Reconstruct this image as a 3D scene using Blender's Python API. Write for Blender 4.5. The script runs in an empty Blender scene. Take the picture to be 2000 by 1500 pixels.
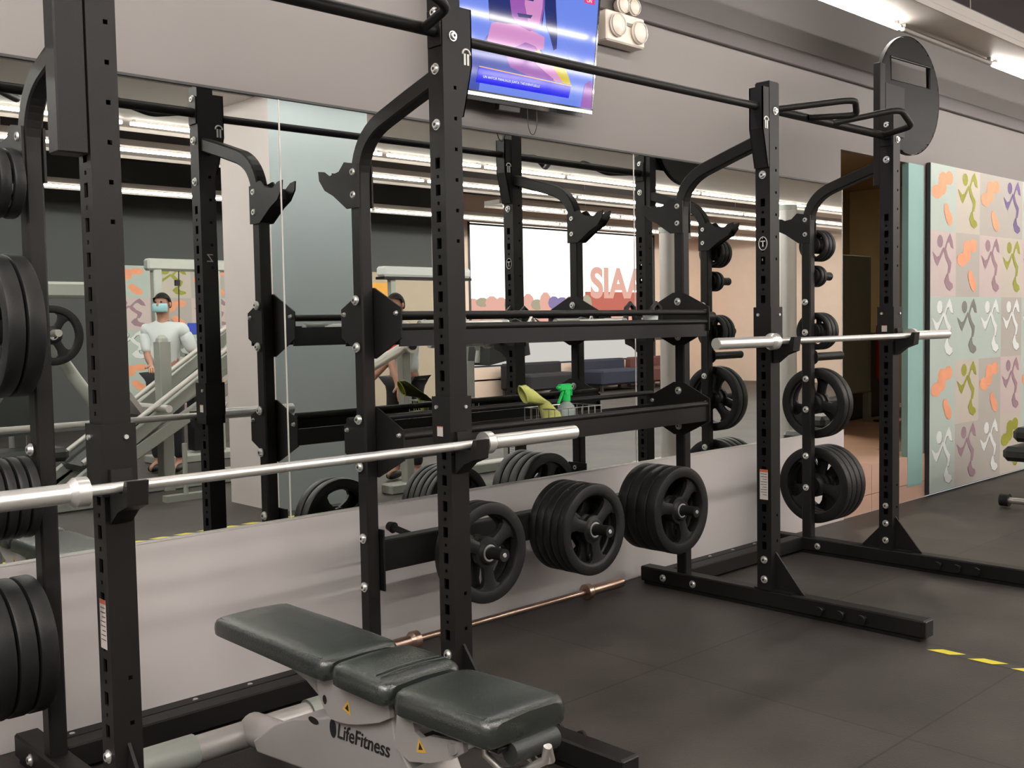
import bpy, math, random
from mathutils import Vector, Matrix
random.seed(7)
PI = math.pi
S = bpy.context.scene
COL = S.collection
# ------------------------------------------------------------------ camera
cam = bpy.data.cameras.new('camera'); co = bpy.data.objects.new('camera', cam); COL.objects.link(co)
def _cam():
    y, p, r = (math.radians(a) for a in (43.577, -3.229, -1.025))
    f = Vector((math.sin(y)*math.cos(p), math.cos(y)*math.cos(p), math.sin(p)))
    R = Vector((math.cos(y), -math.sin(y), 0)); U = R.cross(f)
    R2 = R*math.cos(r)+U*math.sin(r); U2 = -R*math.sin(r)+U*math.cos(r)
    m = Matrix((R2, U2, -f)).transposed().to_4x4(); m.translation = (0, -3.513, 1.34)
    co.matrix_world = m
_cam()
cam.sensor_width = 36; cam.lens = 2041.9*36/2000; cam.clip_start = .05; cam.clip_end = 200
S.camera = co
S.view_settings.view_transform = 'Standard'; S.view_settings.look = 'None'
S.view_settings.exposure = 0.0; S.view_settings.gamma = 1; S.view_settings.use_curve_mapping = False
S.cycles.max_bounces = 10; S.cycles.diffuse_bounces = 5; S.cycles.glossy_bounces = 6
S.cycles.caustics_reflective = False; S.cycles.sample_clamp_indirect = 6
w = bpy.data.worlds.new('world'); S.world = w; w.use_nodes = True
w.node_tree.nodes['Background'].inputs[0].default_value = (.9, .95, 1, 1)
w.node_tree.nodes['Background'].inputs[1].default_value = .6
LED = 36.0            # strip light emission
WIN = 2.2             # street window emission

# ------------------------------------------------------------------ materials
M = {}
def mat(n, col, rough=.5, metal=0, spec=.5, bump=0, bscale=60, var=0, vscale=4, emit=None, es=1, coat=0, trans=0):
    m = bpy.data.materials.new(n); m.use_nodes = True; nt = m.node_tree; b = nt.nodes['Principled BSDF']
    c = (*col, 1) if len(col) == 3 else col
    b.inputs['Base Color'].default_value = c; b.inputs['Roughness'].default_value = rough
    b.inputs['Metallic'].default_value = metal; b.inputs['Specular IOR Level'].default_value = spec
    b.inputs['Coat Weight'].default_value = coat; b.inputs['Transmission Weight'].default_value = trans
    if emit:
        b.inputs['Emission Color'].default_value = (*emit, 1); b.inputs['Emission Strength'].default_value = es
    if var or bump:
        tc = nt.nodes.new('ShaderNodeTexCoord')
    if var:
        n1 = nt.nodes.new('ShaderNodeTexNoise'); n1.inputs['Scale'].default_value = vscale; n1.inputs['Detail'].default_value = 5
        nt.links.new(tc.outputs['Object'], n1.inputs['Vector'])
        mx = nt.nodes.new('ShaderNodeMix'); mx.data_type = 'RGBA'
        mx.inputs['A'].default_value = tuple(x*(1-var) for x in c[:3])+(1,)
        mx.inputs['B'].default_value = tuple(min(1, x*(1+var)) for x in c[:3])+(1,)
        nt.links.new(n1.outputs['Fac'], mx.inputs['Factor']); nt.links.new(mx.outputs['Result'], b.inputs['Base Color'])
    if bump:
        n2 = nt.nodes.new('ShaderNodeTexNoise'); n2.inputs['Scale'].default_value = bscale
        nt.links.new(tc.outputs['Object'], n2.inputs['Vector'])
        bp = nt.nodes.new('ShaderNodeBump'); bp.inputs['Strength'].default_value = bump; bp.inputs['Distance'].default_value = .01
        nt.links.new(n2.outputs['Fac'], bp.inputs['Height']); nt.links.new(bp.outputs['Normal'], b.inputs['Normal'])
    M[n] = m; return m
mat('rack', (.012, .011, .0105), .48, .0, .22, bump=.05, bscale=400, var=.15)
mat('rack_dark', (.006, .006, .007), .5, 0, .3, var=.1)
mat('coral_b', (.85, .36, .20), .6)
mat('black_plastic', (.008, .008, .009), .45, var=.1)
mat('rubber', (.0085, .0085, .009), .5, 0, .38, bump=.06, bscale=200, var=.2)
mat('chrome', (.95, .93, .89), .34, .8, var=.06, vscale=20)
mat('bolt', (.92, .91, .87), .38, .85, var=.1, vscale=40)
mat('steel', (.80, .77, .73), .38, .85, var=.12, vscale=12)
mat('copper_bar', (.58, .42, .33), .3, 1, var=.15, vscale=8)
mat('silver_paint', (.56, .53, .51), .38, .35, var=.08, vscale=6)
mat('machine_grey', (.40, .42, .38), .4, .15, var=.08)
mat('leather', (.026, .033, .029), .27, 0, 1.0, bump=.12, bscale=260, var=.12)
mat('leather_dark', (.03, .035, .033), .4, 0, .5, bump=.1, bscale=260, var=.1)
mat('wall', (.235, .215, .210), .85, var=.03, vscale=1.2)
mat('skirt_panel', (.70, .65, .635), .35, 0, .35, var=.03, vscale=1)
mat('panel_edge', (.7, .68, .63), .4, var=.03)
mat('mirror', (.86, .90, .87), .0, 1, spec=.5)
mat('mirror_edge', (.30, .42, .38), .15, .3)
mat('dark_trim', (.035, .035, .037), .5, var=.1)
mat('shade_band', (.10, .085, .085), .6, var=.1)  # dark tone: shade high on the wall put into colour
mat('ceiling', (.075, .062, .064), .9, var=.1)
mat('tray', (.78, .72, .67), .5, var=.04)
mat('led', (1, 1, 1), .5, emit=(1, .94, .87), es=LED)
mat('led_room', (1, 1, 1), .5, emit=(1, .94, .88), es=LED*2.3)
mat('led_fill_left', (1, 1, 1), .5, emit=(1, .94, .89), es=LED*7)  # stronger emission for the added trays at the left
mat('sofa_blue', (.03, .035, .06), .8)
mat('sofa_red', (.14, .05, .045), .8)
mat('led_off', (.5, .48, .45), .4, var=.05)
mat('teal', (.26, .44, .41), .6, var=.05)
mat('step', (.60, .38, .29), .55, var=.15, vscale=5)
mat('olive_wall', (.20, .15, .08), .8, var=.15)
mat('grey_green', (.17, .18, .13), .7, var=.1)
mat('red', (.35, .02, .02), .4, var=.1)
mat('black', (.004, .004, .004), .7, var=.1)
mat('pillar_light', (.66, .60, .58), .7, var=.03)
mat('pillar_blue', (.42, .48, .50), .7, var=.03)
mat('back_grey', (.072, .078, .076), .8, var=.06)
mat('peach', (.92, .72, .59), .8, var=.06)
mat('beige', (.52, .44, .33), .8, var=.06)
mat('orange_poster', (.85, .42, .06), .6, var=.15)
mat('cream', (.75, .68, .58), .7, var=.05)
mat('mint', (0.46, 0.54, 0.49), .6, var=.05)
mat('pink_tile', (0.58, 0.48, 0.46), .6, var=.05)
mat('grey_tile', (0.45, 0.42, 0.38), .6, var=.05)
mat('cream_tile', (0.55, 0.5, 0.43), .6, var=.05)
mat('olive', (.30, .31, .03), .6, var=.25, vscale=9)
mat('plum', (.32, .20, .24), .6, var=.2, vscale=9)
mat('violet', (.16, .11, .26), .6, var=.2, vscale=9)
mat('coral', (.85, .36, .20), .6, var=.15, vscale=9)
mat('dark_grey_print', (.19, .19, .17), .6, var=.2, vscale=9)
mat('white_print', (.75, .78, .76), .6, var=.05)
mat('yellow_tape', (.85, .74, .05), .5, var=.08)
mat('yellow', (.80, .55, .05), .5, var=.1)
mat('glove', (.60, .62, .18), .7, bump=.2, bscale=80, var=.12)
mat('green_plastic', (.02, .62, .13), .35, var=.05)
mat('bottle_clear', (.75, .85, .82), .15, trans=.6)
mat('wire', (.85, .83, .80), .3, 1)
mat('sticker', (.72, .66, .62), .5, var=.05)
mat('sticker_red', (.62, .16, .08), .5, var=.05)
mat('warning', (.85, .50, .08), .5, var=.05)
mat('ink', (.01, .01, .01), .6)
mat('logo_white', (.75, .73, .70), .5)
mat('skin', (.42, .22, .15), .55, var=.08)
mat('hair', (.008, .007, .006), .8, 0, .2)
mat('shirt_white', (.72, .78, .78), .8, bump=.2, bscale=20, var=.05)
mat('shirt_red', (.42, .03, .035), .8, bump=.2, bscale=20, var=.1)
mat('mask_blue', (.35, .62, .66), .7, var=.05)
mat('trousers', (.02, .02, .025), .8, var=.1)
mat('lamp_plastic', (.72, .64, .55), .4, var=.03)
mat('lamp_glass', (.9, .88, .85), .05, coat=1, trans=.5)
mat('disc_black', (.010, .010, .010), .5, 0, .15, var=.1)
mat('blue_sign', (.03, .07, .45), .5, var=.1)
mat('screen_black', (.004, .004, .005), .12, 0, .6, coat=1)
def emat(n, col, s, gloss=True):
    m = mat(n, tuple(x*.02 for x in col), .06, 0, .22, emit=col, es=s); return m
emat('tv_sky', (.16, .25, .80), 1.0); emat('tv_dark', (.02, .03, .16), 1.0); emat('tv_purple', (.32, .10, .42), 1.0)
emat('tv_pink', (.62, .26, .55), 1.0); emat('tv_blue', (.0, .0, .80), 1.0); emat('tv_yellow', (.62, .50, .02), 1.0)
emat('tv_mid', (.06, .09, .42), 1.0); emat('tv_white', (.8, .85, 1), 1.1); emat('tv_orange', (.8, .4, .1), 1.1); emat('tv_red', (.85, .05, .18), 1.0)
emat('win_white', (1, .97, .93), WIN); emat('win_pink', (.95, .50, .42), .95); emat('win_red', (.85, .22, .17), .75); emat('win_grey', (.80, .74, .72), .85)
emat('win_green', (.62, .52, .38), .8); emat('win_violet', (.42, .32, .66), .7)

def rubber_floor():
    m = bpy.data.materials.new('rubber_floor'); m.use_nodes = True; nt = m.node_tree; b = nt.nodes['Principled BSDF']
    tc = nt.nodes.new('ShaderNodeTexCoord'); L = nt.links.new
    mp = nt.nodes.new('ShaderNodeMapping'); mp.inputs['Location'].default_value = (-.15, 0, 0); L(tc.outputs['Object'], mp.inputs[0])
    br = nt.nodes.new('ShaderNodeTexBrick'); br.offset = 0; br.inputs['Scale'].default_value = 1
    br.inputs['Brick Width'].default_value = 1; br.inputs['Row Height'].default_value = 1; br.inputs['Mortar Size'].default_value = .004
    br.inputs['Color1'].default_value = (.058, .052, .048, 1); br.inputs['Color2'].default_value = (.066, .059, .054, 1); br.inputs['Mortar'].default_value = (.030, .027, .026, 1)
    L(mp.outputs[0], br.inputs[0])
    n1 = nt.nodes.new('ShaderNodeTexNoise'); n1.inputs['Scale'].default_value = 2.2; n1.inputs['Detail'].default_value = 8; L(tc.outputs['Object'], n1.inputs[0])
    r1 = nt.nodes.new('ShaderNodeValToRGB'); r1.color_ramp.elements[0].position = .3; r1.color_ramp.elements[0].color = (.55, .53, .52, 1); r1.color_ramp.elements[1].color = (1.4, 1.37, 1.3, 1)
    L(n1.outputs['Fac'], r1.inputs[0])
    mx = nt.nodes.new('ShaderNodeMix'); mx.data_type = 'RGBA'; mx.blend_type = 'MULTIPLY'; mx.inputs['Factor'].default_value = 1
    L(br.outputs['Color'], mx.inputs['A']); L(r1.outputs[0], mx.inputs['B'])
    n2 = nt.nodes.new('ShaderNodeTexVoronoi'); n2.inputs['Scale'].default_value = 220; L(tc.outputs['Object'], n2.inputs['Vector'])
    r2 = nt.nodes.new('ShaderNodeValToRGB'); r2.color_ramp.elements[0].position = .0; r2.color_ramp.elements[0].color = (1.35, 1.35, 1.35, 1); r2.color_ramp.elements[1].position = .35; r2.color_ramp.elements[1].color = (.95, .95, .95, 1)
    L(n2.outputs['Distance'], r2.inputs[0])
    m2 = nt.nodes.new('ShaderNodeMix'); m2.data_type = 'RGBA'; m2.blend_type = 'MULTIPLY'; m2.inputs['Factor'].default_value = .6
    L(mx.outputs['Result'], m2.inputs['A']); L(r2.outputs[0], m2.inputs['B']); L(m2.outputs['Result'], b.inputs['Base Color'])
    b.inputs['Roughness'].default_value = .55; b.inputs['Specular IOR Level'].default_value = .4
    bp = nt.nodes.new('ShaderNodeBump'); bp.inputs['Strength'].default_value = .25; bp.inputs['Distance'].default_value = .003
    L(n2.outputs['Distance'], bp.inputs['Height']); L(bp.outputs[0], b.inputs['Normal'])
    M['floor'] = m
rubber_floor()

# ------------------------------------------------------------------ mesh builder
class MB:
    def __init__(s): s.v = []; s.f = []; s.m = []; s.cur = 0
    def add(s, vs, fs, mi=None):
        o = len(s.v); s.v += [Vector(a) for a in vs]; k = s.cur if mi is None else mi
        for f in fs: s.f.append(tuple(i+o for i in f)); s.m.append(k)
        return s
    def box(s, x0, x1, y0, y1, z0, z1, bev=0, mi=None):
        if bev <= 0:
            return s.add([(x0,y0,z0),(x1,y0,z0),(x1,y1,z0),(x0,y1,z0),(x0,y0,z1),(x1,y0,z1),(x1,y1,z1),(x0,y1,z1)],
                  [(0,3,2,1),(4,5,6,7),(0,1,5,4),(1,2,6,5),(2,3,7,6),(3,0,4,7)], mi)
        b = bev; V = []; F = []
        cs = [(x0,y0,z0),(x1,y0,z0),(x1,y1,z0),(x0,y1,z0),(x0,y0,z1),(x1,y0,z1),(x1,y1,z1),(x0,y1,z1)]
        for i, c in enumerate(cs):
            d = [b if c[0] == x0 else -b, b if c[1] == y0 else -b, b if c[2] == z0 else -b]
            for ax in range(3):
                V.append(tuple(c[k]+(0 if k == ax else d[k]) for k in range(3)))
        q = lambda i, ax: i*3+ax
        F += [tuple(q(i,2) for i in (0,3,2,1)), tuple(q(i,2) for i in (4,5,6,7)), tuple(q(i,1) for i in (0,1,5,4)),
              tuple(q(i,0) for i in (1,2,6,5)), tuple(q(i,1) for i in (2,3,7,6)), tuple(q(i,0) for i in (3,0,4,7))]
        for i, j, a, c in ((0,1,1,2),(2,3,1,2),(4,5,1,2),(6,7,1,2),(1,2,0,2),(3,0,0,2),(5,6,0,2),(7,4,0,2),(0,4,0,1),(1,5,0,1),(2,6,0,1),(3,7,0,1)):
            F.append((q(i,a), q(j,a), q(j,c), q(i,c)))
        for i in range(8): F.append((q(i,0), q(i,1), q(i,2)))
        return s.add(V, F, mi)
    def prism(s, pts, a, d, mi=None):
        """pts: 3D polygon; extruded by vector d"""
        n = len(pts); d = Vector(d); P = [Vector(p) for p in pts]
        return s.add(P+[p+d for p in P], [tuple(range(n))[::-1], tuple(range(n, 2*n))]+[(i, (i+1) % n, n+(i+1) % n, n+i) for i in range(n)], mi)
    def cyl(s, p0, p1, r0, r1=None, n=16, cap=True, mi=None):
        p0 = Vector(p0); p1 = Vector(p1); r1 = r0 if r1 is None else r1
        d = (p1-p0).normalized(); u = d.orthogonal().normalized(); v = d.cross(u)
        V = []
        for p, r in ((p0, r0), (p1, r1)):
            for i in range(n):
                a = 2*PI*i/n; V.append(p+u*math.cos(a)*r+v*math.sin(a)*r)
        F = [(i, (i+1) % n, n+(i+1) % n, n+i) for i in range(n)]
        if cap: F += [tuple(range(n))[::-1], tuple(range(n, 2*n))]
        return s.add(V, F, mi)
    def tube(s, pts, r, n=10, closed=False, mi=None):
        P = [Vector(p) for p in pts]; m = len(P); V = []; u = None
        for i in range(m):
            if closed: t = (P[(i+1) % m]-P[i-1])
            else: t = P[min(i+1, m-1)]-P[max(i-1, 0)]
            t.normalize()
            if u is None: u = t.orthogonal().normalized()
            else: u = (u-t*u.dot(t)).normalized()
            v = t.cross(u)
            rr = r[i] if isinstance(r, (list, tuple)) else r
            for k in range(n):
                a = 2*PI*k/n; V.append(P[i]+u*math.cos(a)*rr+v*math.sin(a)*rr)
        F = []
        for i in range(m if closed else m-1):
            j = (i+1) % m
            for k in range(n): F.append((i*n+k, i*n+(k+1) % n, j*n+(k+1) % n, j*n+k))
        if not closed: F += [tuple(range(n))[::-1], tuple(range((m-1)*n, m*n))]
        return s.add(V, F, mi)
    def sweep(s, pts, w, h, side=(1,0,0), mi=None):
        """rectangular section: w along side, h in the perpendicular"""
        P = [Vector(p) for p in pts]; sd = Vector(side).normalized(); V = []; m = len(P)
        for i in range(m):
            t = (P[min(i+1, m-1)]-P[max(i-1, 0)]).normalized(); u = sd.cross(t).normalized()
            b = .006
            for a, c in ((-1,-1),(1,-1),(1,1),(-1,1)):
                for q in range(2):
                    # chamfered corners
                    if (q == 0) == (a*c > 0): V.append(P[i]+sd*a*(w/2-b)+u*c*h/2)
                    else: V.append(P[i]+sd*a*w/2+u*c*(h/2-b))
        # order ring by angle
        out = []
        for i in range(m):
            ring = V[i*8:i*8+8]; t = (P[min(i+1, m-1)]-P[max(i-1, 0)]).normalized(); u = sd.cross(t).normalized()
            ring.sort(key=lambda q: math.atan2((q-P[i]).dot(u), (q-P[i]).dot(sd))); out += ring
        F = []
        for i in range(m-1):
            for k in range(8): F.append((i*8+k, i*8+(k+1) % 8, (i+1)*8+(k+1) % 8, (i+1)*8+k))
        F += [tuple(range(8))[::-1], tuple(range((m-1)*8, m*8))]
        return s.add(out, F, mi)
    def lathe(s, prof, n=32, mi=None, c=(0,0,0), ax='z', a0=0, a1=2*PI, closed=False):
        """prof list of (r, z) closed ring profile if closed"""
        full = abs(a1-a0-2*PI) < 1e-6; m = len(prof); V = []; N = n if full else n+1
        for i in range(N):
            a = a0+(a1-a0)*i/n; ca, sa = math.cos(a), math.sin(a)
            for r, z in prof:
                p = (r*ca, r*sa, z)
                if ax == 'x': p = (z, r*ca, r*sa)
                if ax == 'y': p = (r*sa, z, r*ca)
                V.append((p[0]+c[0], p[1]+c[1], p[2]+c[2]))
        F = []; cnt = n
        for i in range(cnt):
            j = (i+1) % N
            for k in range(m if closed else m-1):
                l = (k+1) % m; F.append((i*m+k, j*m+k, j*m+l, i*m+l))
        if not full and closed: F += [tuple(range(m)), tuple(range((N-1)*m, N*m))[::-1]]
        return s.add(V, F, mi)
    def ball(s, c, r, n=16, sc=(1,1,1), mi=None):
        V = []; F = []; h = n//2
        for i in range(h+1):
            t = PI*i/h
            for k in range(n):
                a = 2*PI*k/n; V.append((c[0]+r*sc[0]*math.sin(t)*math.cos(a), c[1]+r*sc[1]*math.sin(t)*math.sin(a), c[2]+r*sc[2]*math.cos(t)))
        for i in range(h):
            for k in range(n): F.append((i*n+k, (i+1)*n+k, (i+1)*n+(k+1) % n, i*n+(k+1) % n))
        return s.add(V, F, mi)
    def poly(s, pts, mi=None): return s.add(pts, [tuple(range(len(pts)))], mi)
    def build(s, name, mats, parent=None, smooth=False, org=None, weld=True):
        me = bpy.data.meshes.new(name)
        o0 = Vector(org) if org is not None else (Vector(parent['_w']) if parent is not None and '_w' in parent else Vector((0,0,0)))
        me.from_pydata([tuple(a-o0) for a in s.v], [], s.f)
        mats = mats if isinstance(mats, (list, tuple)) else [mats]
        for k in mats: me.materials.append(M[k] if isinstance(k, str) else k)
        me.polygons.foreach_set('material_index', s.m)
        import bmesh
        bm = bmesh.new(); bm.from_mesh(me)
        if weld: bmesh.ops.remove_doubles(bm, verts=bm.verts, dist=1e-5)
        bmesh.ops.recalc_face_normals(bm, faces=bm.faces); bm.to_mesh(me); bm.free()
        if smooth:
            me.polygons.foreach_set('use_smooth', [True]*len(me.polygons))
            me.set_sharp_from_angle(angle=math.radians(38))
        o = bpy.data.objects.new(name, me); COL.objects.link(o)
        if parent is not None: o.parent = parent; o['_w'] = list(o0)
        else: o.location = o0; o['_w'] = list(o0)
        return o
def tag(o, label, cat, group=None):
    o['label'] = label; o['category'] = cat
    if group: o['group'] = group
    return o
def struct(o): o['kind'] = 'structure'; return o
def thing(name, label, cat, loc=(0,0,0), group=None):
    o = bpy.data.objects.new(name, None); COL.objects.link(o); o.location = loc; o.empty_display_size = .05; o['_w'] = list(loc)
    return tag(o, label, cat, group)
def kids(o): return [c for c in bpy.data.objects if c.parent == o]
def dup(o, loc=None, rot=None, label=None, parent=None, ks=None):
    c = o.copy(); COL.objects.link(c)
    if parent is not None: c.parent = parent
    if loc is not None: c.location = loc
    if rot is not None: c.rotation_euler = rot
    if label: c['label'] = label
    for k in kids(o):
        d = dup(k, parent=c)
    return c

# ------------------------------------------------------------------ the room
X = [1.105, 2.262, 4.174, 5.351]     # the four side frames of the racks
YF, YR = -.84, -.352                 # front and rear upright rows
XL, XR, YB, ZC = -2.5, 20.0, -11.0, 3.75
f = MB(); f.box(XL, XR, YB, .0, -.05, 0); struct(f.build('floor', 'floor'))
c = MB(); c.box(XL, XR, YB, .3, ZC, ZC+.1); struct(c.build('ceiling', 'ceiling'))
# wall behind the racks: mirror recess, doorway between x=6.375 and 7.32
W0 = .012
wl = MB(); wl.box(XL, 6.375, W0, .06, 0, ZC); wl.box(6.375, 7.56, W0, .06, 2.455, ZC); wl.box(7.56, XR, W0, .06, 0, ZC)
struct(wl.build('wall_front', 'wall'))
j = MB(); j.box(7.32, 7.56, W0-.01, .05, .10, 2.455); struct(j.build('trim_1', 'teal'))
st = MB()
for z0, z1 in ((0, .118), (.122, .325)):
    for k in range(3): st.box(6.377+k*.41, 6.377+k*.41+.405, .004, .4, z0, z1)
st.box(6.01, 11.99, .4, 2.99, .2, .325)
struct(st.build('trim_2', 'step'))
pn = MB(); pn.box(XL, 6.37, -.014, W0, .0, .603, .002); struct(pn.build('baseboard_front', 'skirt_panel'))
ed = MB(); ed.box(XL, 6.37, -.016, -.001, .603, .6065); struct(ed.build('trim_3', 'panel_edge'))
tp = MB(); tp.box(XL, 6.37, -.008, W0, 2.211, 2.220); struct(tp.build('trim_4', 'dark_trim'))
dt = MB(); dt.box(XL, 12, -.02, W0, 2.90, 3.0, .005); struct(dt.build('wall_shade_band', 'shade_band'))  # dark strip standing in for a soft band of shade on the wall
names = ['wall mirror panel at the left end of the wall behind the nearest rack', 'wall mirror panel in the middle of the wall between the two long upright seams', 'wall mirror panel at the right end of the wall next to the dark doorway', 'wall mirror panel out of frame on the left']
for i, (a, b) in enumerate(((.05, 2.143), (2.147, 4.236), (4.240, 6.37), (XL, .046))):
    m = MB(); m.box(a, b, 0, W0-.001, .604, 2.2105)
    m.m = [0]*6; m.m[2] = 1
    o = m.build('wall_mirror', ['mirror_edge', 'mirror']); tag(o, names[i], 'mirror', 'mirror panels on the wall behind the racks')
    if i == 3: o['label'] = 'wall mirror panel running out of the frame behind the left upright'
sm = MB()
for x in (2.145, 4.238, 6.3715): sm.box(x-.003, x+.003, -.0015, W0, .604, 2.2105)
struct(sm.build('trim_6', 'panel_edge'))
# screws along the top of the skirting panel
for i, x in enumerate((.9, 1.8, 2.65, 3.5, 4.4, 5.3)):
    pass
# doorway interior
ww = MB(); ww.box(6.0, 12.0, 3.0, 3.1, 0, 2.9); ww.box(12, 12.1, .06, 3.1, 0, 2.9); ww.box(5.9, 6, .06, 3.1, 0, 2.9); ww.box(6, 12, .06, 3, 2.9, 3); struct(ww.build('wall_back_room', 'olive_wall'))
o = MB(); o.box(8.6, 9.66, 1.5, 1.56, .62, 1.95, .01); o.box(8.6, 8.66, 1.5, 1.56, .325, .62); o.box(9.6, 9.66, 1.5, 1.56, .325, .62)
tag(o.build('notice_board', 'grey_green'), 'grey green board standing inside the dark doorway', 'board')
o = MB(); o.box(8.7, 10.6, 1.7, 2.2, .325, 1.15, .02); o.box(8.68, 10.62, 1.68, 2.22, 1.15, 1.19, .005); o.box(9.64, 9.66, 1.69, 1.7, .4, 1.1)
tag(o.build('cabinet', 'black'), 'black low cabinet in the dark doorway behind the rack', 'cabinet')
t = thing('fire_extinguisher', 'dark red fire extinguisher on the wall inside the doorway', 'fire extinguisher', (9.72, 1.4, .33))
o = MB(); o.lathe([(0,.0),(.07,.0),(.075,.02),(.075,.5),(.05,.56),(.02,.58),(.02,.62),(0,.62)], 20, c=(9.72,1.4,.75)); o.build('cylinder_body', 'red', t, True)
o = MB(); o.cyl((9.72,1.4,.33), (9.72,1.4,.75), .02); o.lathe([(0,0),(.1,0),(.1,.01),(0,.02)], 20, c=(9.72,1.4,.33)); o.build('stand', 'black_plastic', t, True)
o = MB(); o.box(9.70,9.80,1.39,1.41,1.37,1.40); o.tube([(9.74,1.38,1.36),(9.82,1.36,1.2),(9.81,1.36,1.0)], .012, 8); o.build('valve', 'black_plastic', t)
# other room walls
for nm, bx in (('wall_left', (XL-.1, XL, YB, .3, 0, ZC)), ('wall_right', (XR, XR+.1, YB, .3, 0, ZC))):
    o = MB(); o.box(*bx); struct(o.build(nm, 'peach' if nm == 'wall_right' else 'wall'))
o = MB(); o.box(XL, 11.9, YB-.1, YB, 2.28, ZC); o.box(XL, 6.0, YB-.1, YB, 0, 2.28); o.box(6.0, 11.9, YB-.1, YB-.02, 0, 2.28)
o.cur = 1; o.box(9.2, 11.9, YB-.02, YB, 0, 2.28)
o.cur = 2; o.box(11.9, 12.75, YB-.1, YB, 0, ZC); o.box(12.75, 18.2, YB-.1, YB, 3.25, ZC); o.box(18.2, XR, YB-.1, YB, 0, ZC); o.box(12.75, 18.2, YB-.1, YB, 0, .55)
struct(o.build('wall_back', ['back_grey', 'beige', 'peach']))

# ------------------------------------------------------------------ patterned panels
def blob(cx, cy, rx, ry, n=10, rot=0):
    return [(cx+rx*math.cos(2*PI*k/n)*math.cos(rot)-ry*math.sin(2*PI*k/n)*math.sin(rot), cy+rx*math.cos(2*PI*k/n)*math.sin(rot)+ry*math.sin(2*PI*k/n)*math.cos(rot)) for k in range(n)]
def figure(kind):
    """flat leaf-dancer print in tile coords 0..1"""
    P = []
    if kind == 'blobs':
        P += [blob(.48,.78,.18,.12), blob(.72,.82,.16,.11), blob(.24,.58,.20,.11), blob(.44,.66,.17,.12), blob(.70,.22,.17,.11,rot=-.6), blob(.60,.34,.10,.09)]
    else:
        P += [blob(.37,.84,.115,.10)]
        P += [[(.52,.72),(.66,.90),(.76,.98),(.86,.86),(.90,.74),(.80,.76),(.72,.84),(.66,.82),(.58,.70)]]
        P += [[(.06,.68),(.12,.66),(.24,.60),(.34,.62),(.50,.76),(.54,.73),(.38,.57),(.27,.46),(.18,.52)]]
        P += [[(.48,.75),(.59,.74),(.68,.62),(.81,.53),(.79,.44),(.75,.36),(.67,.36),(.70,.46),(.69,.49),(.57,.60)]]
        P += [[(.70,.38),(.62,.34),(.54,.24),(.62,.13),(.76,.09),(.88,.14),(.86,.2),(.74,.24),(.70,.30)]]
    return P
TILES = [[('mint','coral','blobs'),('cream_tile','olive','fig'),('grey_tile','coral','blobs'),('grey_tile','violet','fig')],
         [('pink_tile','plum','fig'),('grey_tile','coral','blobs'),('pink_tile','plum','fig'),('cream_tile','olive','fig')],
         [('mint','white_print','fig'),('mint','dark_grey_print','fig'),('mint','white_print','fig'),('grey_tile','white_print','fig')],
         [('mint','coral','blobs'),('cream_tile','olive','fig'),('grey_tile','coral','blobs'),('pink_tile','plum','fig')],
         [('mint','white_print','fig'),('grey_tile','plum','fig'),('grey_tile','white_print','fig'),('cream_tile','olive','blobs')]]
PM = ['mint','cream_tile','grey_tile','pink_tile','coral','olive','violet','plum','white_print','dark_grey_print','dark_trim']
def pattern_panel(x0, x1, y, z0, z1, sgn, tw=.43):
    """sgn -1: faces -y ; +1: faces +y"""
    mb = MB(); d = sgn*.03; mb.box(x0, x1, min(y, y+d), max(y, y+d), z0, z1, mi=10)
    n = int((x1-x0)/tw+.5); th = (z1-z0)/5; e = sgn*.0008
    for c in range(n):
        for r in range(5):
            bg, fg, kd = TILES[r][c % 4]
            ax, az = x0+c*(x1-x0)/n, z1-(r+1)*th; wd = (x1-x0)/n
            mb.poly([(ax, y+d+e, az), (ax+wd, y+d+e, az), (ax+wd, y+d+e, az+th), (ax, y+d+e, az+th)], PM.index(bg))
            for qi, pl in enumerate(figure(kd)):
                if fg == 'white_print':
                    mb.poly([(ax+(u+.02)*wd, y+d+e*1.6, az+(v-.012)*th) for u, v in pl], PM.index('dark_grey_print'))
                mb.poly([(ax+u*wd, y+d+e*(2.2+.5*qi), az+v*th) for u, v in pl], PM.index(fg))
    return mb
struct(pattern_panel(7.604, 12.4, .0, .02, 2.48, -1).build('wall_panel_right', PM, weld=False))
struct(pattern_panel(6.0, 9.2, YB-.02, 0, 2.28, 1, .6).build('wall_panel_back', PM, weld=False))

# ------------------------------------------------------------------ pillar behind the camera (seen in the mirror)
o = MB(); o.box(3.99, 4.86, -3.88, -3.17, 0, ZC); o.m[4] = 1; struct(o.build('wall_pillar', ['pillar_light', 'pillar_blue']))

# ------------------------------------------------------------------ street windows in the back wall
t = thing('shop_window', 'wide bright street window with red lettering, seen in the mirror', 'window', (15.5, YB, .3))
o = MB()
for x in (12.75, 18.14): o.box(x, x+.06, YB-.06, YB, .3, 3.25)
for z in (.3, .56, 3.2): o.box(12.75, 18.2, YB-.06, YB, z, z+.03)
o.build('window_frame', 'dark_trim', t)
o = MB(); y = YB-.07
def band(z0, z1, mi, x0=12.75, x1=18.2, dy=0): o.box(x0, x1, y-.01+dy, y+dy, z0, z1, mi=mi)
band(1.3, 3.25, 0); band(.3, 1.3, 5)
band(1.35, 1.80, 1, dy=.004); band(1.55, 2.0, 2, 16.0, 18.0, .008)
for k in range(14):
    x = 12.9+k*.24; o.poly([(x+a, y+.0120+.0004*k, 1.72+b) for a, b in blob(0, random.uniform(0,.08), .17, random.uniform(.08,.22))], 4 if k in (9, 10) else (3 if k % 3 == 1 else 1))
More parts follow.
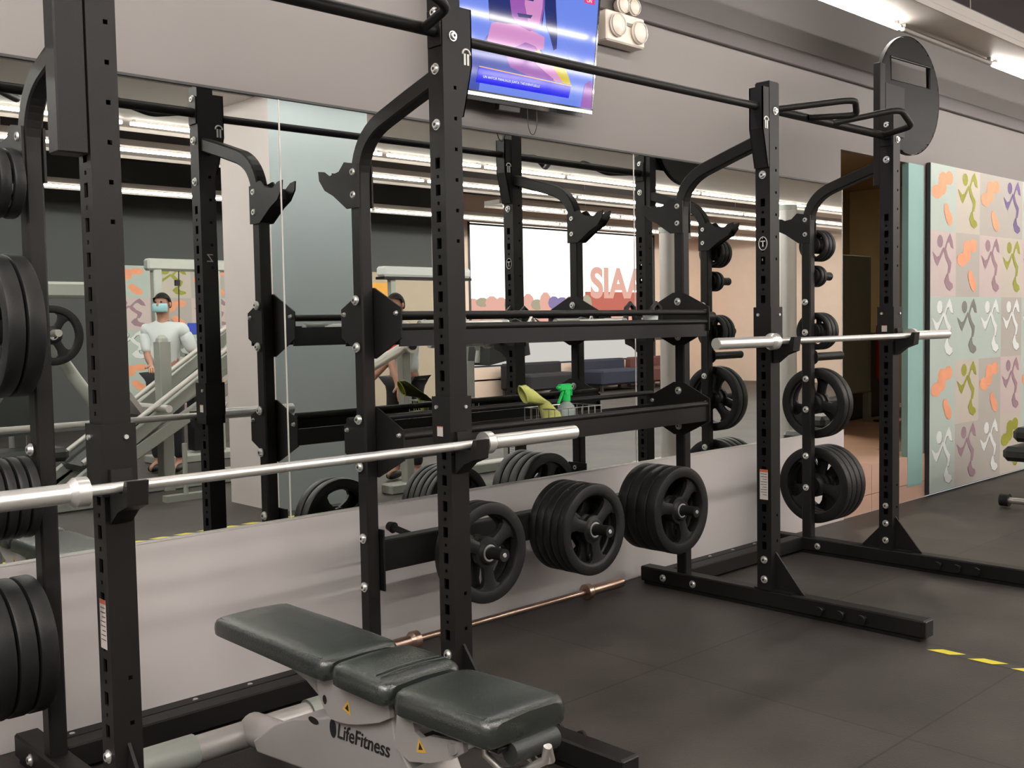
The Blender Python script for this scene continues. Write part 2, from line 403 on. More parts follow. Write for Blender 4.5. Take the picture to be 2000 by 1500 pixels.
o.build('bright_street_view', ['win_white', 'win_pink', 'win_red', 'win_green', 'win_violet', 'win_grey'], t, weld=False)
def text_mesh(name, body, size, m, parent, fmat, ext=.001, bold=0, shear=0):
    cu = bpy.data.curves.new(name, 'FONT'); cu.body = body; cu.size = size; cu.extrude = ext; cu.offset = bold; cu.shear = shear; cu.align_x = 'CENTER'; cu.align_y = 'CENTER'
    tmp = bpy.data.objects.new('tmp', cu); COL.objects.link(tmp)
    dg = bpy.context.evaluated_depsgraph_get(); me = bpy.data.meshes.new_from_object(tmp.evaluated_get(dg)); bpy.data.objects.remove(tmp)
    me.name = name; me.transform(m); me.materials.clear(); me.materials.append(M[fmat])
    ob = bpy.data.objects.new(name, me); COL.objects.link(ob)
    if parent is not None:
        ob.parent = parent; me.transform(Matrix.Translation(-Vector(parent['_w']))); ob['_w'] = parent['_w']
    return ob
def frame_m(o_, ux, uy):
    ux = Vector(ux).normalized(); uy = Vector(uy).normalized(); n = ux.cross(uy)
    m = Matrix((ux, uy, n)).transposed().to_4x4(); m.translation = o_; return m
text_mesh('sign_lettering', 'SIAA', .85, frame_m((17.0, YB-.04, 2.15), (1,0,0), (0,0,1)), t, 'win_pink', .004, .03)

# ------------------------------------------------------------------ strip lights
def tray(y, x0, x1, segs, label, wires, w0=.02, w1=.30, lm='led_room'):
    t = thing('strip_light', label, 'ceiling light', (x0, y, 3.03), 'suspended strip lights')
    o = MB(); o.box(x0, x1, y-w1, y+w0, 3.03, 3.09, .004); o.box(x0, x1, y-w1, y-w1+.008, 3.0, 3.03); o.build('light_tray', 'tray', t)
    for a, b, on in segs:
        o = MB(); o.box(a, b, y-.022, y+.006, 2.985, 3.010, .004, mi=0); o.m[1] = 1; o.cur = 1; o.box(a+.02, a+.04, y-.02, y, 3.01, 3.03); o.box(b-.04, b-.02, y-.02, y, 3.01, 3.03); o.build('light_tube' if on else 'unlit_tube', [lm if on else 'led_off', 'led_off'], t)
    for x in wires:
        o = MB(); o.tube([(x, y-.2, 3.09), (x+.01, y-.2, 3.13), (x, y-.2, 3.3), (x, y-.2, ZC)], .003, 6); o.build('suspension_wire', 'panel_edge', t)
def segs(x0, x1, L=1.2, g=.07, off=()):
    out = []; x = x0; k = 0
    while x < x1: out.append((x, x+L, k not in off)); x += L+g; k += 1
    return out
tray(-.65, -1.8, 13.2, [(-1.7, -.5, 1), (-.44, .76, 1), (.82, 2.02, 1), (2.08, 3.28, 1), (3.34, 4.54, 1), (4.6, 5.82, 1), (5.86, 7.10, 0), (7.14, 8.36, 1), (8.42, 9.6, 1), (9.66, 10.9, 1), (10.96, 12.2, 1)], 'strip light tray hanging nearest the mirror wall, one tube unlit', (1.0, 3.5, 6.32, 9.5), lm='led')
tray(-2.75, -1.8, 13.2, segs(-1.7, 12), 'strip light tray hanging over the open floor in front of the racks', (1, 3.5, 6, 9))
tray(-4.66, 1.0, 19, segs(1.1, 18), 'strip light tray hanging just behind the wide pillar', (4, 8, 12), 1.3, .35)
tray(-5.85, 1.0, 19, segs(1.3, 18), 'second strip light tray hanging behind the wide pillar', (4, 8, 12), .02, .5)
tray(-1.75, -2.4, .9, segs(-2.3, .2), 'unseen short light tray added left of the near rack to brighten the lower wall', (-1, .5), lm='led_fill_left')  # added fill tray outside the view, brightens the left skirting panel
tray(-3.9, -2.4, .7, segs(-2.3, .2), 'unseen short light tray added behind the camera to brighten the left side', (-1, .5), lm='led_fill_left')  # second added fill tray, also out of sight, for the left side
tray(-7.2, 10.0, 19.5, segs(10.1, 18.4), 'strip light tray hanging over the sofas', (12, 16))
tray(-8.6, 1.0, 19, segs(1.3, 18), 'strip light tray hanging nearest the back wall', (4, 8, 12))

# ------------------------------------------------------------------ rack parts
def holed_tube(hx, hy, z0, z1, holes_x, holes_y, cx, cy, th=.006):
    """vertical box tube with see-through holes: holes_x on the -x/+x faces [(dy, z, w, h)], holes_y on the -y/+y faces [(dx, z, w, h)]"""
    mb = MB()
    def face(along, other, s, holes, ax):
        # along: half width of face; other: half depth position ; ax 'x' means face normal +-x
        hs = sorted(holes, key=lambda h: h[1]); z = z0
        def P(u, z_, inn=0):
            d = s*(other-inn)
            return (cx+d, cy+u, z_) if ax == 'x' else (cx+u, cy+d, z_)
        def q(u0, u1, a, b):
            if b-a > 1e-6 and u1-u0 > 1e-6: mb.add([P(u0,a),P(u1,a),P(u1,b),P(u0,b)], [(0,1,2,3)])
        al = along
        for (c, hz, w, h) in hs:
            a, b = hz-h/2, hz+h/2
            if a <= z or b >= z1: continue
            q(-al, al, z, a); q(-al, c-w/2, a, b); q(c+w/2, al, a, b)
            r = [(c-w/2,a),(c+w/2,a),(c+w/2,b),(c-w/2,b)]
            for i in range(4):
                p, n = r[i], r[(i+1) % 4]
                mb.add([P(*p), P(*n), P(n[0],n[1],th), P(p[0],p[1],th)], [(0,1,2,3)])
            z = b
        q(-al, al, z, z1)
    for s in (-1, 1):
        face(hy, hx, s, holes_x if s < 0 else [q for q in holes_x if q[3] < .02], 'x'); face(hx, hy, s, holes_y, 'y')
    mb.add([(cx-hx,cy-hy,z1),(cx+hx,cy-hy,z1),(cx+hx,cy+hy,z1),(cx-hx,cy+hy,z1)], [(0,1,2,3)])
    mb.add([(cx-hx,cy-hy,z0),(cx-hx,cy+hy,z0),(cx+hx,cy+hy,z0),(cx+hx,cy-hy,z0)], [(0,1,2,3)])
    return mb
def bolt(parent, p, n, r=.0185):
    """round-headed chrome bolt with washer and socket at p, normal n"""
    p = Vector(p); n = Vector(n); m = MB()
    m.cyl(p-n*.002, p+n*.003, r, n=14); m.cyl(p+n*.003, p+n*.011, r*.82, r*.62, n=14)
    m.cur = 1; m.cyl(p+n*.0108, p+n*.0114, r*.30, n=6)
    m.build('bolt', ['bolt', 'ink'], parent, True, weld=False)
NX, PXn, NY = (-1,0,0), (1,0,0), (0,-1,0)
def frame(root, i, first, lower_rear=True):
    x = X[i]; h = .038; hr = .028
    # base beam
    b = MB(); b.box(x-h, x+h, -1.60, -.10, .016, .091, .006); b.box(x-.03, x+.03, -1.58, -.12, 0, .016, mi=0)
    bb = b.build('base_beam', 'rack', root)
    b = MB(); b.box(x-h+.003, x+h-.003, -1.606, -1.599, .018, .088, .003); b.build('end_cap', 'black_plastic', bb)
    for y in (-.247, -.431): bolt(bb, (x-h, y, .050), NX)
    s = -1
    for k in range(3):
        yy = -1.14-k*.1
        for s in (-1, 1):
            g = MB(); g.cyl((x+s*h, yy, .056), (x+s*(h+.035), yy, .056), .010, n=12); g.cyl((x+s*(h+.035), yy, .056), (x+s*(h+.045), yy, .056), .020, n=14)
            g.build('band_peg', 'rack', bb, True)
    # front upright with see-through adjustment holes
    hx = [(.0, .30+.0875*k, .024, .036) for k in range(19)]+[(.0, .344+.0875*k, .011, .011) for k in range(18)]
    hx = [q for q in hx if q[1] < 1.93]
    hy = [(.012, z, .012, .012) for z in (.20, .32, .44)]+[(.012, 1.62+.1*k, .012, .012) for k in range(6)]
    zt = 2.412
    u = holed_tube(h, h, .091, zt, hx, hy, x, YF).build('front_upright', 'rack', root)
    c = MB(); c.box(x-h+.002, x+h-.002, YF-h+.002, YF+h-.002, zt, zt+.006, .002); c.build('top_cap', 'black_plastic', u)
    for z in (2.36, 2.18, 2.0):
        if not (i == 3 and z == 2.0) and not (i == 2 and z == 2.18): bolt(u, (x-h, YF+(.0 if z != 2.0 else .0), z), NX)
        if i != 1: bolt(u, (x+h, YF, z), PXn)
    for z in (.234, .142): bolt(u, (x-h, YF, z), NX, .018)
    if i == 3: bolt(u, (x-h, YF, .33), NX, .016)
    bolt(u, (x+.005, YF-h, 2.285), NY, .017)
    # foot gussets
    g = MB(); g.prism([(x-.004, YF-h, .092), (x-.004, YF-h-.15, .092), (x-.004, YF-h-.135, .105), (x-.004, YF-h, .27)], 0, (.009, 0, 0))
    if i == 3: g.prism([(x-.004, YF+h, .092), (x-.004, YF+h+.12, .092), (x-.004, YF+h, .22)], 0, (.009, 0, 0))
    g.box(x-.034, x+.034, YF-h-.10, YF+h+(.08 if i == 3 else .02), .091, .098); g.build('foot_gusset', 'rack', root)
    # rear upright sweeping into a curved arm
    P = [(x, YR, .091), (x, YR, 1.0), (x, YR, 1.86), (x, -.355, 1.905)]
    for k in range(1, 9):
        t = k/9; a = Vector((x, -.355, 1.905)); m = Vector((x, -.375, 2.035)); e = Vector((x, -.52, 2.075)); P.append(tuple(a*(1-t)**2+m*2*t*(1-t)+e*t*t))
    P += [(x, -.52, 2.075), (x, -.66, 2.118), (x, YF+h-.004, 2.16)]
    r = MB(); r.sweep(P, .052, .058); ru = r.build('rear_upright', 'rack', root)
    for z in (1.904, 1.822): bolt(ru, (x-hr, YR, z), NX); bolt(ru, (x+hr, YR, z), PXn)
    for z in (.561, .379): bolt(ru, (x-hr, YR, z), NX)
    for z in (1.44, 1.268, 1.003, .828): bolt(ru, (x-hr-(.007 if z > 1.1 or i in (0, 1, 2) else 0), YR, z), NX)
    # bar catch pointing to the wall
    g = MB(); pts = [(-.385,1.93),(-.30,1.945),(-.265,1.915),(-.20,1.905),(-.165,1.925),(-.130,1.93),(-.135,1.895),(-.17,1.855),(-.225,1.83),(-.31,1.775),(-.385,1.775)]
    for dx in (-.034, .026): g.prism([(x+dx, y, z) for y, z in pts], 0, (.007, 0, 0))
    g.prism([(x-.027, -.323, 1.78), (x-.027, -.225, 1.835), (x-.027, -.17, 1.86), (x-.027, -.2, 1.90), (x-.027, -.26, 1.90), (x-.027, -.323, 1.93)], 0, (.054, 0, 0))
    g.build('bar_catch', 'rack', root)
    return u
def cross_parts(root, a, b):
    """rear floor beam, tie plate and thin rail between two side frames"""
    xa, xb = X[a]+.038, X[b]-.038
    m = MB(); m.box(xa, xb, -.338, -.262, .016, .091, .005); cb = m.build('cross_beam', 'rack', root)
    m = MB(); m.box(xa, xb, -.262, -.045, .022, .030)
    pl = m.build('tie_plate', 'rack_dark', root)
    m = MB(); m.box(xa, xb, -.165, -.145, .030, .055, .002); m.build('thin_rail', 'rack', root)
    n = 5
    for k in range(n):
        for yy in (-.22, -.085):
            x = xa+(xb-xa)*(k+.5)/n; q = MB(); q.cyl((x, yy, .03), (x, yy, .036), .009, n=10); q.build('bolt', 'bolt', pl, True)
    # upper rear tie between the two rear uprights
def grip_bar(root, a, b):
    xa, xb = X[a]+.038, X[b]-.038; y = YF
    m = MB(); m.tube([(xa, y, 2.302), (xb, y, 2.302)], .021, 14)
    for xx in (xa, xb-.006): m.box(xx, xx+.006, y-.034, y+.034, 2.25, 2.37, .002)
    g = m.build('multi_grip_bar', 'rack', root, True)
    x4 = X[b]
    def rnd(P, k=5, f=.22):
        P = [Vector(p) for p in P]; out = [P[0]]
        for i in range(1, len(P)-1):
            p, q, n = P[i-1], P[i], P[i+1]; A = q+(p-q)*f; B = q+(n-q)*f
            for j in range(k+1):
                t = j/k; out.append(A*(1-t)**2+q*2*t*(1-t)+B*t*t)
        out.append(P[-1]); return out
    for pts in ([(4.235,-.85,2.305),(4.58,-1.055,2.362),(4.64,-1.03,2.30),(4.50,-.86,2.298)],
                [(4.74,-.85,2.302),(5.02,-1.06,2.372),(5.21,-1.03,2.315),(5.26,-.85,2.30)]):
        m = MB(); m.tube(rnd([(x+x4-X[3], y_, z) for x, y_, z in pts]), .0155, 12); m.build('grip_handle', 'rack', g, True)
def horn(parent, p, d, L, r=.024, collar=True, name='weight_horn'):
    p = Vector(p); d = Vector(d); m = MB()
    m.cyl(p, p+d*L, r, n=18); m.cyl(p, p+d*.012, r*1.9, n=20)
    h = m.build(name, 'rack', parent, True)
    m = MB(); m.cyl(p+d*L, p+d*(L+.006), r*1.04, n=18); m.cur = 1; m.cyl(p+d*(L+.006), p+d*(L+.009), r*.40, r*.34, n=14); m.build('end_cap', ['black_plastic', 'bolt'], h, True)
    return h

rackA = thing('power_rack', 'near black power rack on the left whose barbell hangs over the padded bench', 'power rack', (1.68, -.84, 0), 'black power racks')
rackB = thing('power_rack', 'far black power rack on the right beside the doorway and floor tape', 'power rack', (4.76, -.84, 0), 'black power racks')
UP = [frame(rackA, 0, 1), frame(rackA, 1, 0), frame(rackB, 2, 0), frame(rackB, 3, 0)]
cross_parts(rackA, 0, 1); cross_parts(rackB, 2, 3)
grip_bar(rackA, 0, 1); grip_bar(rackB, 2, 3)
def sticker(u, x, y, z, w_, h_, face, mats=('sticker', 'sticker_red', 'ink'), top='red'):
    """paper label on the -x face (face='x') or -y face"""
    m = MB(); e = .0008
    def R(a, b, c, d, mi, k):
        if face == 'x': m.poly([(x-e*k, y+b, z+c), (x-e*k, y+a, z+c), (x-e*k, y+a, z+d), (x-e*k, y+b, z+d)], mi)
        else: m.poly([(x+a, y-e*k, z+c), (x+b, y-e*k, z+c), (x+b, y-e*k, z+d), (x+a, y-e*k, z+d)], mi)
    R(-w_/2, w_/2, -h_/2, h_/2, 0, 1)
    if top: R(-w_/2, w_/2, h_/2*.82, h_/2, 1, 1.6)
    n = int(h_/.012)
    for k in range(1, n-1):
        zz = h_/2-.012*(k+.9); R(-w_/2*.75, w_/2*(.75 if k % 3 else .3), zz, zz+.0022, 2, 1.6)
    return m.build('label_sticker', list(mats), u, weld=False)
sticker(UP[0], X[0]-.038, YF, .585, .040, .13, 'x')
sticker(UP[2], X[2]-.038, YF, .585, .044, .14, 'x')
text_mesh('logo_mark', 'Z', .05, frame_m((X[1], YF+.0395, 1.66), (-1,0,0), (0,0,1)), UP[1], 'logo_white')
for u, xx in ((UP[2], X[2]),):
    m = MB(); m.tube([(xx-.0385, YF+.022*math.cos(a*PI/8), 1.69+.03*math.sin(a*PI/8)) for a in range(16)], .002, 6, closed=True)
    m.tube([(xx-.0385, YF+.012, 1.70), (xx-.0385, YF-.012, 1.70)], .003, 6); m.tube([(xx-.0385, YF, 1.70), (xx-.0385, YF, 1.675)], .003, 6); m.build('logo_mark', 'logo_white', u)
# extension posts
m = MB(); m.box(X[0]-.038-.078, X[0]-.038-.002, YF-.036, YF+.03, 1.785, 2.75, .004); ep = m.build('extension_post', 'rack', rackA)
m = MB(); m.box(X[3]-.030, X[3]+.030, YF+.040, YF+.080, 2.05, 2.70, .003); ep = m.build('extension_post', 'rack', rackB)

# ball target on the far rack
def ball_target():
    t = thing('ball_target', 'round black ball target with a slot at the top of the far rack', 'ball target', (5.69, -.768, 2.4))
    n = Vector((-.06, -.998, 0)).normalized(); ux = Vector((-n.y, n.x, 0)); C = Vector((5.69, -.768, 2.572)); R = .325
    m = MB(); N = 48; rings = [(R,.0),(R,.012),(R-.006,.020),(R-.03,.022)]
    def pt(r, a, d): return C+ux*(r*math.cos(a))+Vector((0,0,1))*(r*math.sin(a))+n*d
    # face grid with a rectangular slot
    sx0, sx1, sz0, sz1 = -.21, .21, .06, .185
    V = []; F = []; G = 34; idx = {}
    us = [-R+2*R*i/G for i in range(G+1)]
    def inside(u, v): return u*u+v*v <= (R-.012)**2
    def hole(u, v): return sx0 < u < sx1 and sz0 < v < sz1
    for side, dd in ((1, .020), (-1, -.004)):
        for i in range(G):
            for k in range(G):
                u, v = (us[i]+us[i+1])/2, (us[k]+us[k+1])/2
                if hole(u, v): continue
                P = []
                for a, b in ((us[i],us[k]),(us[i+1],us[k]),(us[i+1],us[k+1]),(us[i],us[k+1])):
                    r = math.hypot(a, b); s = min(1, (R-.004)/r) if r > 0 else 1
                    if r > R-.012 and not inside(u, v): s = (R-.004)/r
                    P.append(C+ux*a*s+Vector((0,0,1))*b*s+n*(dd+.012*(1-min(1, (r*s/R))**2)))
                if math.hypot(u, v) < R+.002: m.add(P, [(0,1,2,3)])
    m.add([pt(R, 2*PI*k/N, -.004) for k in range(N)]+[pt(R, 2*PI*k/N, .020) for k in range(N)], [(k, (k+1) % N, N+(k+1) % N, N+k) for k in range(N)])
    m.build('target_disc', 'disc_black', t, True)
    m = MB(); sl = [(sx0,sz0),(sx1,sz0),(sx1,sz1),(sx0,sz1)]
    m.tube([C+ux*a+Vector((0,0,1))*b+n*.022 for a, b in sl], .007, 8, closed=True); m.build('slot_rim', 'rack_dark', t)
    m = MB(); m.box(5.384, 5.60, -.800, -.790, 2.33, 2.60); m.build('mounting_bracket', 'rack', t)
ball_target()

# ------------------------------------------------------------------ storage bridge between the two racks
br = thing('storage_bridge', 'black storage bridge of shelves and bars joining the two racks', 'storage rack', (3.2, YR, 0))
m = MB(); m.tube([(X[1]+.075, YF, 2.29), (X[2]-.06, YF, 2.302)], .0175, 14); m.build('pull_up_bar', 'rack', br, True)
for s, i in ((1, 1), (-1, 2)):
    xa = X[i]+s*.038; o = MB()
    pts = [(xa, 2.385), (xa+s*.052, 2.385), (xa+s*.052, 2.20), (xa+s*.012, 2.03), (xa, 2.03)]
    o.prism([(x, YF-.036, z) for x, z in pts], 0, (0, .006, 0)); o.prism([(x, YF+.030, z) for x, z in pts], 0, (0, .006, 0))
    e = [(xa+s*.052, 2.385), (xa+s*.052, 2.20), (xa+s*.012, 2.03)]
    for k in range(2):
        (x0, z0), (x1, z1) = e[k], e[k+1]
        o.add([(x0, YF-.036, z0), (x1, YF-.036, z1), (x1, YF+.036, z1), (x0, YF+.036, z0), (x0-s*.005, YF-.036, z0), (x1-s*.005, YF-.036, z1), (x1-s*.005, YF+.036, z1), (x0-s*.005, YF+.036, z0)],
              [(0,1,2,3),(4,7,6,5),(0,4,5,1),(1,5,6,2),(2,6,7,3),(3,7,4,0)])
    b = o.build('upright_bracket', 'rack', br)
    for yy, ux in ((YF-.0375, (1,0,0)), (YF+.0375, (-1,0,0))):
        q = MB(); cx = xa+s*.026; r = .017
        q.tube([(cx+r*math.cos(PI*k/8), yy, 2.235+r*math.sin(PI*k/8)) for k in range(9)], .0035, 6)
        q.box(cx-.011, cx-.003, yy-.001, yy+.001, 2.20, 2.237); q.box(cx+.003, cx+.011, yy-.001, yy+.001, 2.20, 2.237)
        q.build('logo_mark', 'logo_white', b)
def octo(x, dx, zc, hy, hz, parent, mt='rack'):
    pts = [(-hy,-hz*.42),(-hy*.16,-hz),(hy*.16,-hz),(hy,-hz*.42),(hy,hz*.42),(hy*.16,hz),(-hy*.16,hz),(-hy,hz*.42)]
    m = MB(); m.prism([(x, YR+a, zc+b) for a, b in pts], 0, (dx, 0, 0)); o = m.build('shelf_plate', mt, parent)
    for a, b in ((-hy*.88, .035), (hy*.88, .035)): bolt(o, (x-.0005, YR+a, zc+b), NX, .009)
    return o
for zc, hz in ((1.355, .130), (.915, .130)):
    octo(X[1]+.028, .006, zc, .185, hz, br); octo(X[2]-.034, .006, zc, .185, hz, br)
xa, xb = X[1]+.034, X[2]-.034
for y, z in ((-.515, 1.385), (-.52, 1.340), (-.185, 1.385), (-.52, .945), (-.185, .985)):
    m = MB(); m.tube([(xa, y, z), (xb, y, z)], .0125, 10); m.build('shelf_rail', 'rack', br, True)
m = MB(); m.add([(xa,-.515,1.292),(xb,-.515,1.292),(xb,-.19,1.292),(xa,-.19,1.292),(xa,-.515,1.298),(xb,-.515,1.298),(xb,-.19,1.298),(xa,-.19,1.298)], [(0,3,2,1),(4,5,6,7),(0,1,5,4),(1,2,6,5),(2,3,7,6),(3,0,4,7)])
m.box(xa, xb, -.523, -.515, 1.270, 1.332); m.box(xa, xb, -.19, -.182, 1.270, 1.345); m.build('upper_tray', 'rack_dark', br)
m = MB(); m.box(xa, xb, -.515, -.19, .862, .870); m.box(xa, xb, -.524, -.515, .862, .938); m.box(xa, xb, -.19, -.182, .862, .93); m.build('lower_tray', 'rack', br)
m = MB(); m.box(X[1]+.03, X[2]-.03, -.335, -.275, .415, .535, .005); cb = m.build('storage_beam', 'rack', br)
for i, s in ((1, 1), (2, -1)):
    m = MB(); a, b = sorted((X[i]+s*.028, X[i]+s*.036)); m.box(a, b, -.40, -.27, .36, .59, .001); m.build('beam_bracket', 'rack_dark', br)
HX = [2.688, 3.297, 3.905]
for x in HX: horn(br, (x, -.335, .464), (0,-1,0), .290)
m = MB(); m.tube([(2.60, -.275, .48), (2.58, -.08, .515)], [.014, .014], 10); m.cyl((2.58, -.08, .515), (2.577, -.05, .52), .024, .018, n=12); m.build('band_horn', 'rack', br, True)

# horns on the outer sides of the end frames
for z in (1.77, 1.365, .87, .44): horn(rackA, (X[0]-.028, YR, z), (-1,0,0), .30 if z != 1.77 else .2)
for z, L in ((1.765, .2), (1.59, .2), (1.275, .25), (1.125, .33), (.86, .3), (.385, .34)): horn(rackB, (X[3]+.028, YR, z), (1,0,0), L)
horn(rackB, (X[2]+.028, YR, 1.365), (1,0,0), .22)

# ------------------------------------------------------------------ weight plates
def plate_proto(R, T, windows=True, mt='rubber'):
    """plate lying in local xy, thickness T along z, centred"""
    m = MB(); h = T/2; n = 60; b = min(.008, h*.5)
    ri = R*.74
    m.lathe([(ri,-h*.55),(ri+.006,-h+.002),(ri+.014,-h),(R-b,-h),(R-b*.3,-h+b*.3),(R,-h+b),(R,h-b),(R-b*.3,h-b*.3),(R-b,h),(ri+.014,h),(ri+.006,h-.002),(ri,h*.55)], n, closed=True)
    rh = max(.046, R*.25); w = h*.55
    m.lathe([(.026,-h*.9),(rh*.8,-h*.9),(rh,-w*.9),(R*.31,-w*.8),(R*.31,w*.8),(rh,w*.9),(rh*.8,h*.9),(.026,h*.9)], 40, closed=True)
    if windows:
        for k in range(3):
            a0 = 2*PI*k/3+PI/6-math.radians(19); a1 = a0+math.radians(38); V = []
            seg = 6; rr = [R*.28, R*.38, R*.55, R*.68, ri+.004]; wd = [1.5, 1.0, .72, .82, 1.25]
            for s in (-1, 1):
                for r, q in zip(rr, wd):
                    am = (a0+a1)/2; ha = (a1-a0)/2*q
                    for j in range(seg+1):
                        a = am-ha+2*ha*j/seg; zz = s*w*(1-.35*abs(2*j/seg-1)**3); V.append((r*math.cos(a), r*math.sin(a), zz))
            F = []; L = len(rr); q = seg+1
            for s in range(2):
                for i in range(L-1):
                    for j in range(seg): F.append((s*L*q+i*q+j, s*L*q+i*q+j+1, s*L*q+(i+1)*q+j+1, s*L*q+(i+1)*q+j))
            for i in range(L-1):
                for j in (0, seg): F.append((i*q+j, (i+1)*q+j, L*q+(i+1)*q+j, L*q+i*q+j))
            m.add(V, F)
    else:
        m.lathe([(R*.34,-w*.6),(ri+.004,-w*.6),(ri+.004,w*.6),(R*.34,w*.6)], 40, closed=True)
    o = m.build('weight_plate', mt, None, True)
    m = MB(); m.lathe([(.0262,-h*.9-.003),(.033,-h*.9-.003),(.033,h*.9+.003),(.0262,h*.9+.003)], 28, closed=True); k = m.build('steel_hub_ring', 'chrome', o, True)
    return o
protos = {}
def plate(R, T, center, axis, label, group, roll=0., win=True, mt='rubber'):
    key = (round(R,3), T, win, mt); ry = {'y': (PI/2, 0, 0), 'x': (0, PI/2, 0), '-x': (0, -PI/2, 0)}[axis]
    q = Matrix.Rotation(0, 3, 'X')
    from mathutils import Euler
    rot = (Euler(ry).to_matrix() @ Matrix.Rotation(roll, 3, 'Z')).to_euler()
    c = Vector(center)
    if key not in protos: o = plate_proto(R, T, win, mt); protos[key] = o
    else: o = dup(protos[key])
    o.location = c; o.rotation_euler = rot; tag(o, label, 'weight plate', group); return o
def sag(R_): return 0
# bridge stacks: front face at y=-.55
sp = [(HX[0], 2, .052, .197, 'left stack on the low beam'), (HX[1], 5, .042, .197, 'middle stack on the low beam'), (HX[2], 4, .058, .205, 'right stack on the low beam')]
ordn = ['front', 'second', 'third', 'fourth', 'fifth']
for x, n, T, R, d in sp:
    for k in range(n):
        y = -.55+T/2+k*(T+.001)
        lab = ('black three-spoke weight plate at the front of the %s' % d) if k == 0 else 'black weight plate, %s from the front in the %s' % (ordn[k], d)
        plate(R-(.001 if k % 2 else 0), T-.001, (x, y, .461), 'y', lab, 'weight plates stored between the racks', roll=(.06, -.25, .35, .5, -.1)[k]+(x-2.6)*.2)
# near rack outer side
for z, R, T, n, d in ((1.365, .205, .050, 2, 'large weight plate at face height on the left edge'), (.87, .118, .028, 5, 'small weight plate behind the barbell end at left'), (.44, .198, .052, 3, 'weight plate in the lowest stack on the left edge'), (1.77, .10, .034, 3, 'small weight plate highest on the left edge')):
    for k in range(n):
        plate(R, T-.001, (X[0]-.045-T/2-k*(T+.004), YR, z-.002), '-x', 'black %s, %s from the rack' % (d, ('nearest','second','third','fourth','fifth')[k]), 'weight plates on the near rack', roll=.3+k*.4)
# far rack outer side
for z, R, T, n, d in ((.385, .222, .05, 4, 'large weight plate lowest by the doorway'), (.86, .203, .05, 2, 'large weight plate at bar-shelf height by the doorway'), (1.275, .108, .035, 3, 'small weight plate level with the far barbell'), (1.59, .062, .03, 2, 'tiny weight plate below the ball on the far rack'), (1.765, .09, .034, 3, 'small weight plate highest on the far rack')):
    for k in range(n):
        plate(R, T-.001, (X[3]+.045+T/2+k*(T+.004), YR, z-.002), 'x', 'black %s, %s from the upright' % (d, ('nearest','second','third','fourth')[k]), 'weight plates on the far rack', roll=.2+k*.5)

# ------------------------------------------------------------------ j hooks and barbells
def jhook(x, z, label, st):
    """sleeve around the front upright with a hook arm; z = bar centre"""
    t = thing('j_hook', label, 'bar hook', (x, YF, z), 'bar hooks on the uprights')
    h = .041; m = MB(); z0, z1 = z-.03, z+.155
    m.box(x-h-.006, x+h+.006, YF-h-.006, YF-h, z0, z1); m.box(x-h-.006, x-h, YF-h, YF+h, z0, z1); m.box(x+h, x+h+.006, YF-h, YF+h, z0, z1); m.box(x-h-.006, x+h+.006, YF+h, YF+h+.005, z0+.04, z1)
    b = m.build('sleeve', 'rack', t)
    if st: sticker(b, x-h-.0065, YF+.005, z+.04, .03, .034, 'x')
    m = MB(); m.cyl((x-h-.006, YF+.02, z+.12), (x-h-.012, YF+.02, z+.12), .007, n=10); m.build('rivet', 'bolt', b, True)
    m = MB(); m.cyl((x+.02, YF-h-.006, z+.12), (x+.02, YF-h-.011, z+.12), .006, n=10); m.build('rivet', 'bolt', b, True)
    m = MB(); yb = YF-h-.006; pts = [(yb, z-.10), (yb, z+.04), (yb-.012, z+.04), (yb-.016, z-.014), (yb-.075, z-.018), (yb-.09, z+.018), (yb-.108, z+.018), (yb-.10, z-.045), (yb-.045, z-.065)]
    m.prism([(x-.028, y, zz) for y, zz in pts], 0, (.056, 0, 0)); m.build('hook_arm', 'rack', t)
    m = MB(); m.box(x-.029, x+.029, yb-.088, yb-.014, z-.0165, z-.0145); m.build('liner', 'black_plastic', t)
ZB1, ZB2 = .951, 1.246
jhook(X[0], ZB1, 'bar hook on the nearest upright at the left holding the barbell', False)
jhook(X[1], ZB1, 'bar hook below the orange sticker on the central upright', True)
jhook(X[2], ZB2, 'bar hook on the left upright of the far rack', False)
jhook(X[3], ZB2, 'bar hook with a sticker on the rightmost upright of the far rack', True)
def barbell(c, d, label, mt='chrome', sleeve='steel', L=1.1, inn=.655):
    t = thing('barbell', label, 'barbell', c); c = Vector(c); d = Vector(d).normalized()
    m = MB(); m.cyl(c-d*inn, c+d*inn, .0142, n=16); m.build('shaft', mt, t, True)
    for s in (-1, 1):
        m = MB(); m.cyl(c+d*s*.10, c+d*s*.20, .0146, n=16); m.cyl(c+d*s*.195, c+d*s*.235, .0143, n=16); m.cyl(c+d*s*.23, c+d*s*min(.52, inn-.02), .0146, n=16)
        m.build('knurled_grip', sleeve, t, True)
    for s in (-1, 1):
        m = MB(); m.cyl(c+d*s*inn, c+d*s*(inn+.03), .0375, n=24); m.cyl(c+d*s*(inn+.03), c+d*s*(inn+.045), .0375, .026, n=24)
        m.cyl(c+d*s*(inn+.04), c+d*s*(L-.002), .0248, n=24); m.cyl(c+d*s*(L-.002), c+d*s*L, .022, n=24)
        m.build('sleeve', mt, t, True)
    return t
barbell((1.651, -.945, ZB1), (1,0,0), 'long steel barbell resting across the near rack above the bench')
barbell((4.72, -.945, ZB2), (1,0,0), 'long steel barbell resting across the far rack')
barbell((3.18, -.115, .0385), (1,.0,0), 'copper-toned barbell lying on the floor along the wall', 'copper_bar', 'copper_bar', .79, .518)

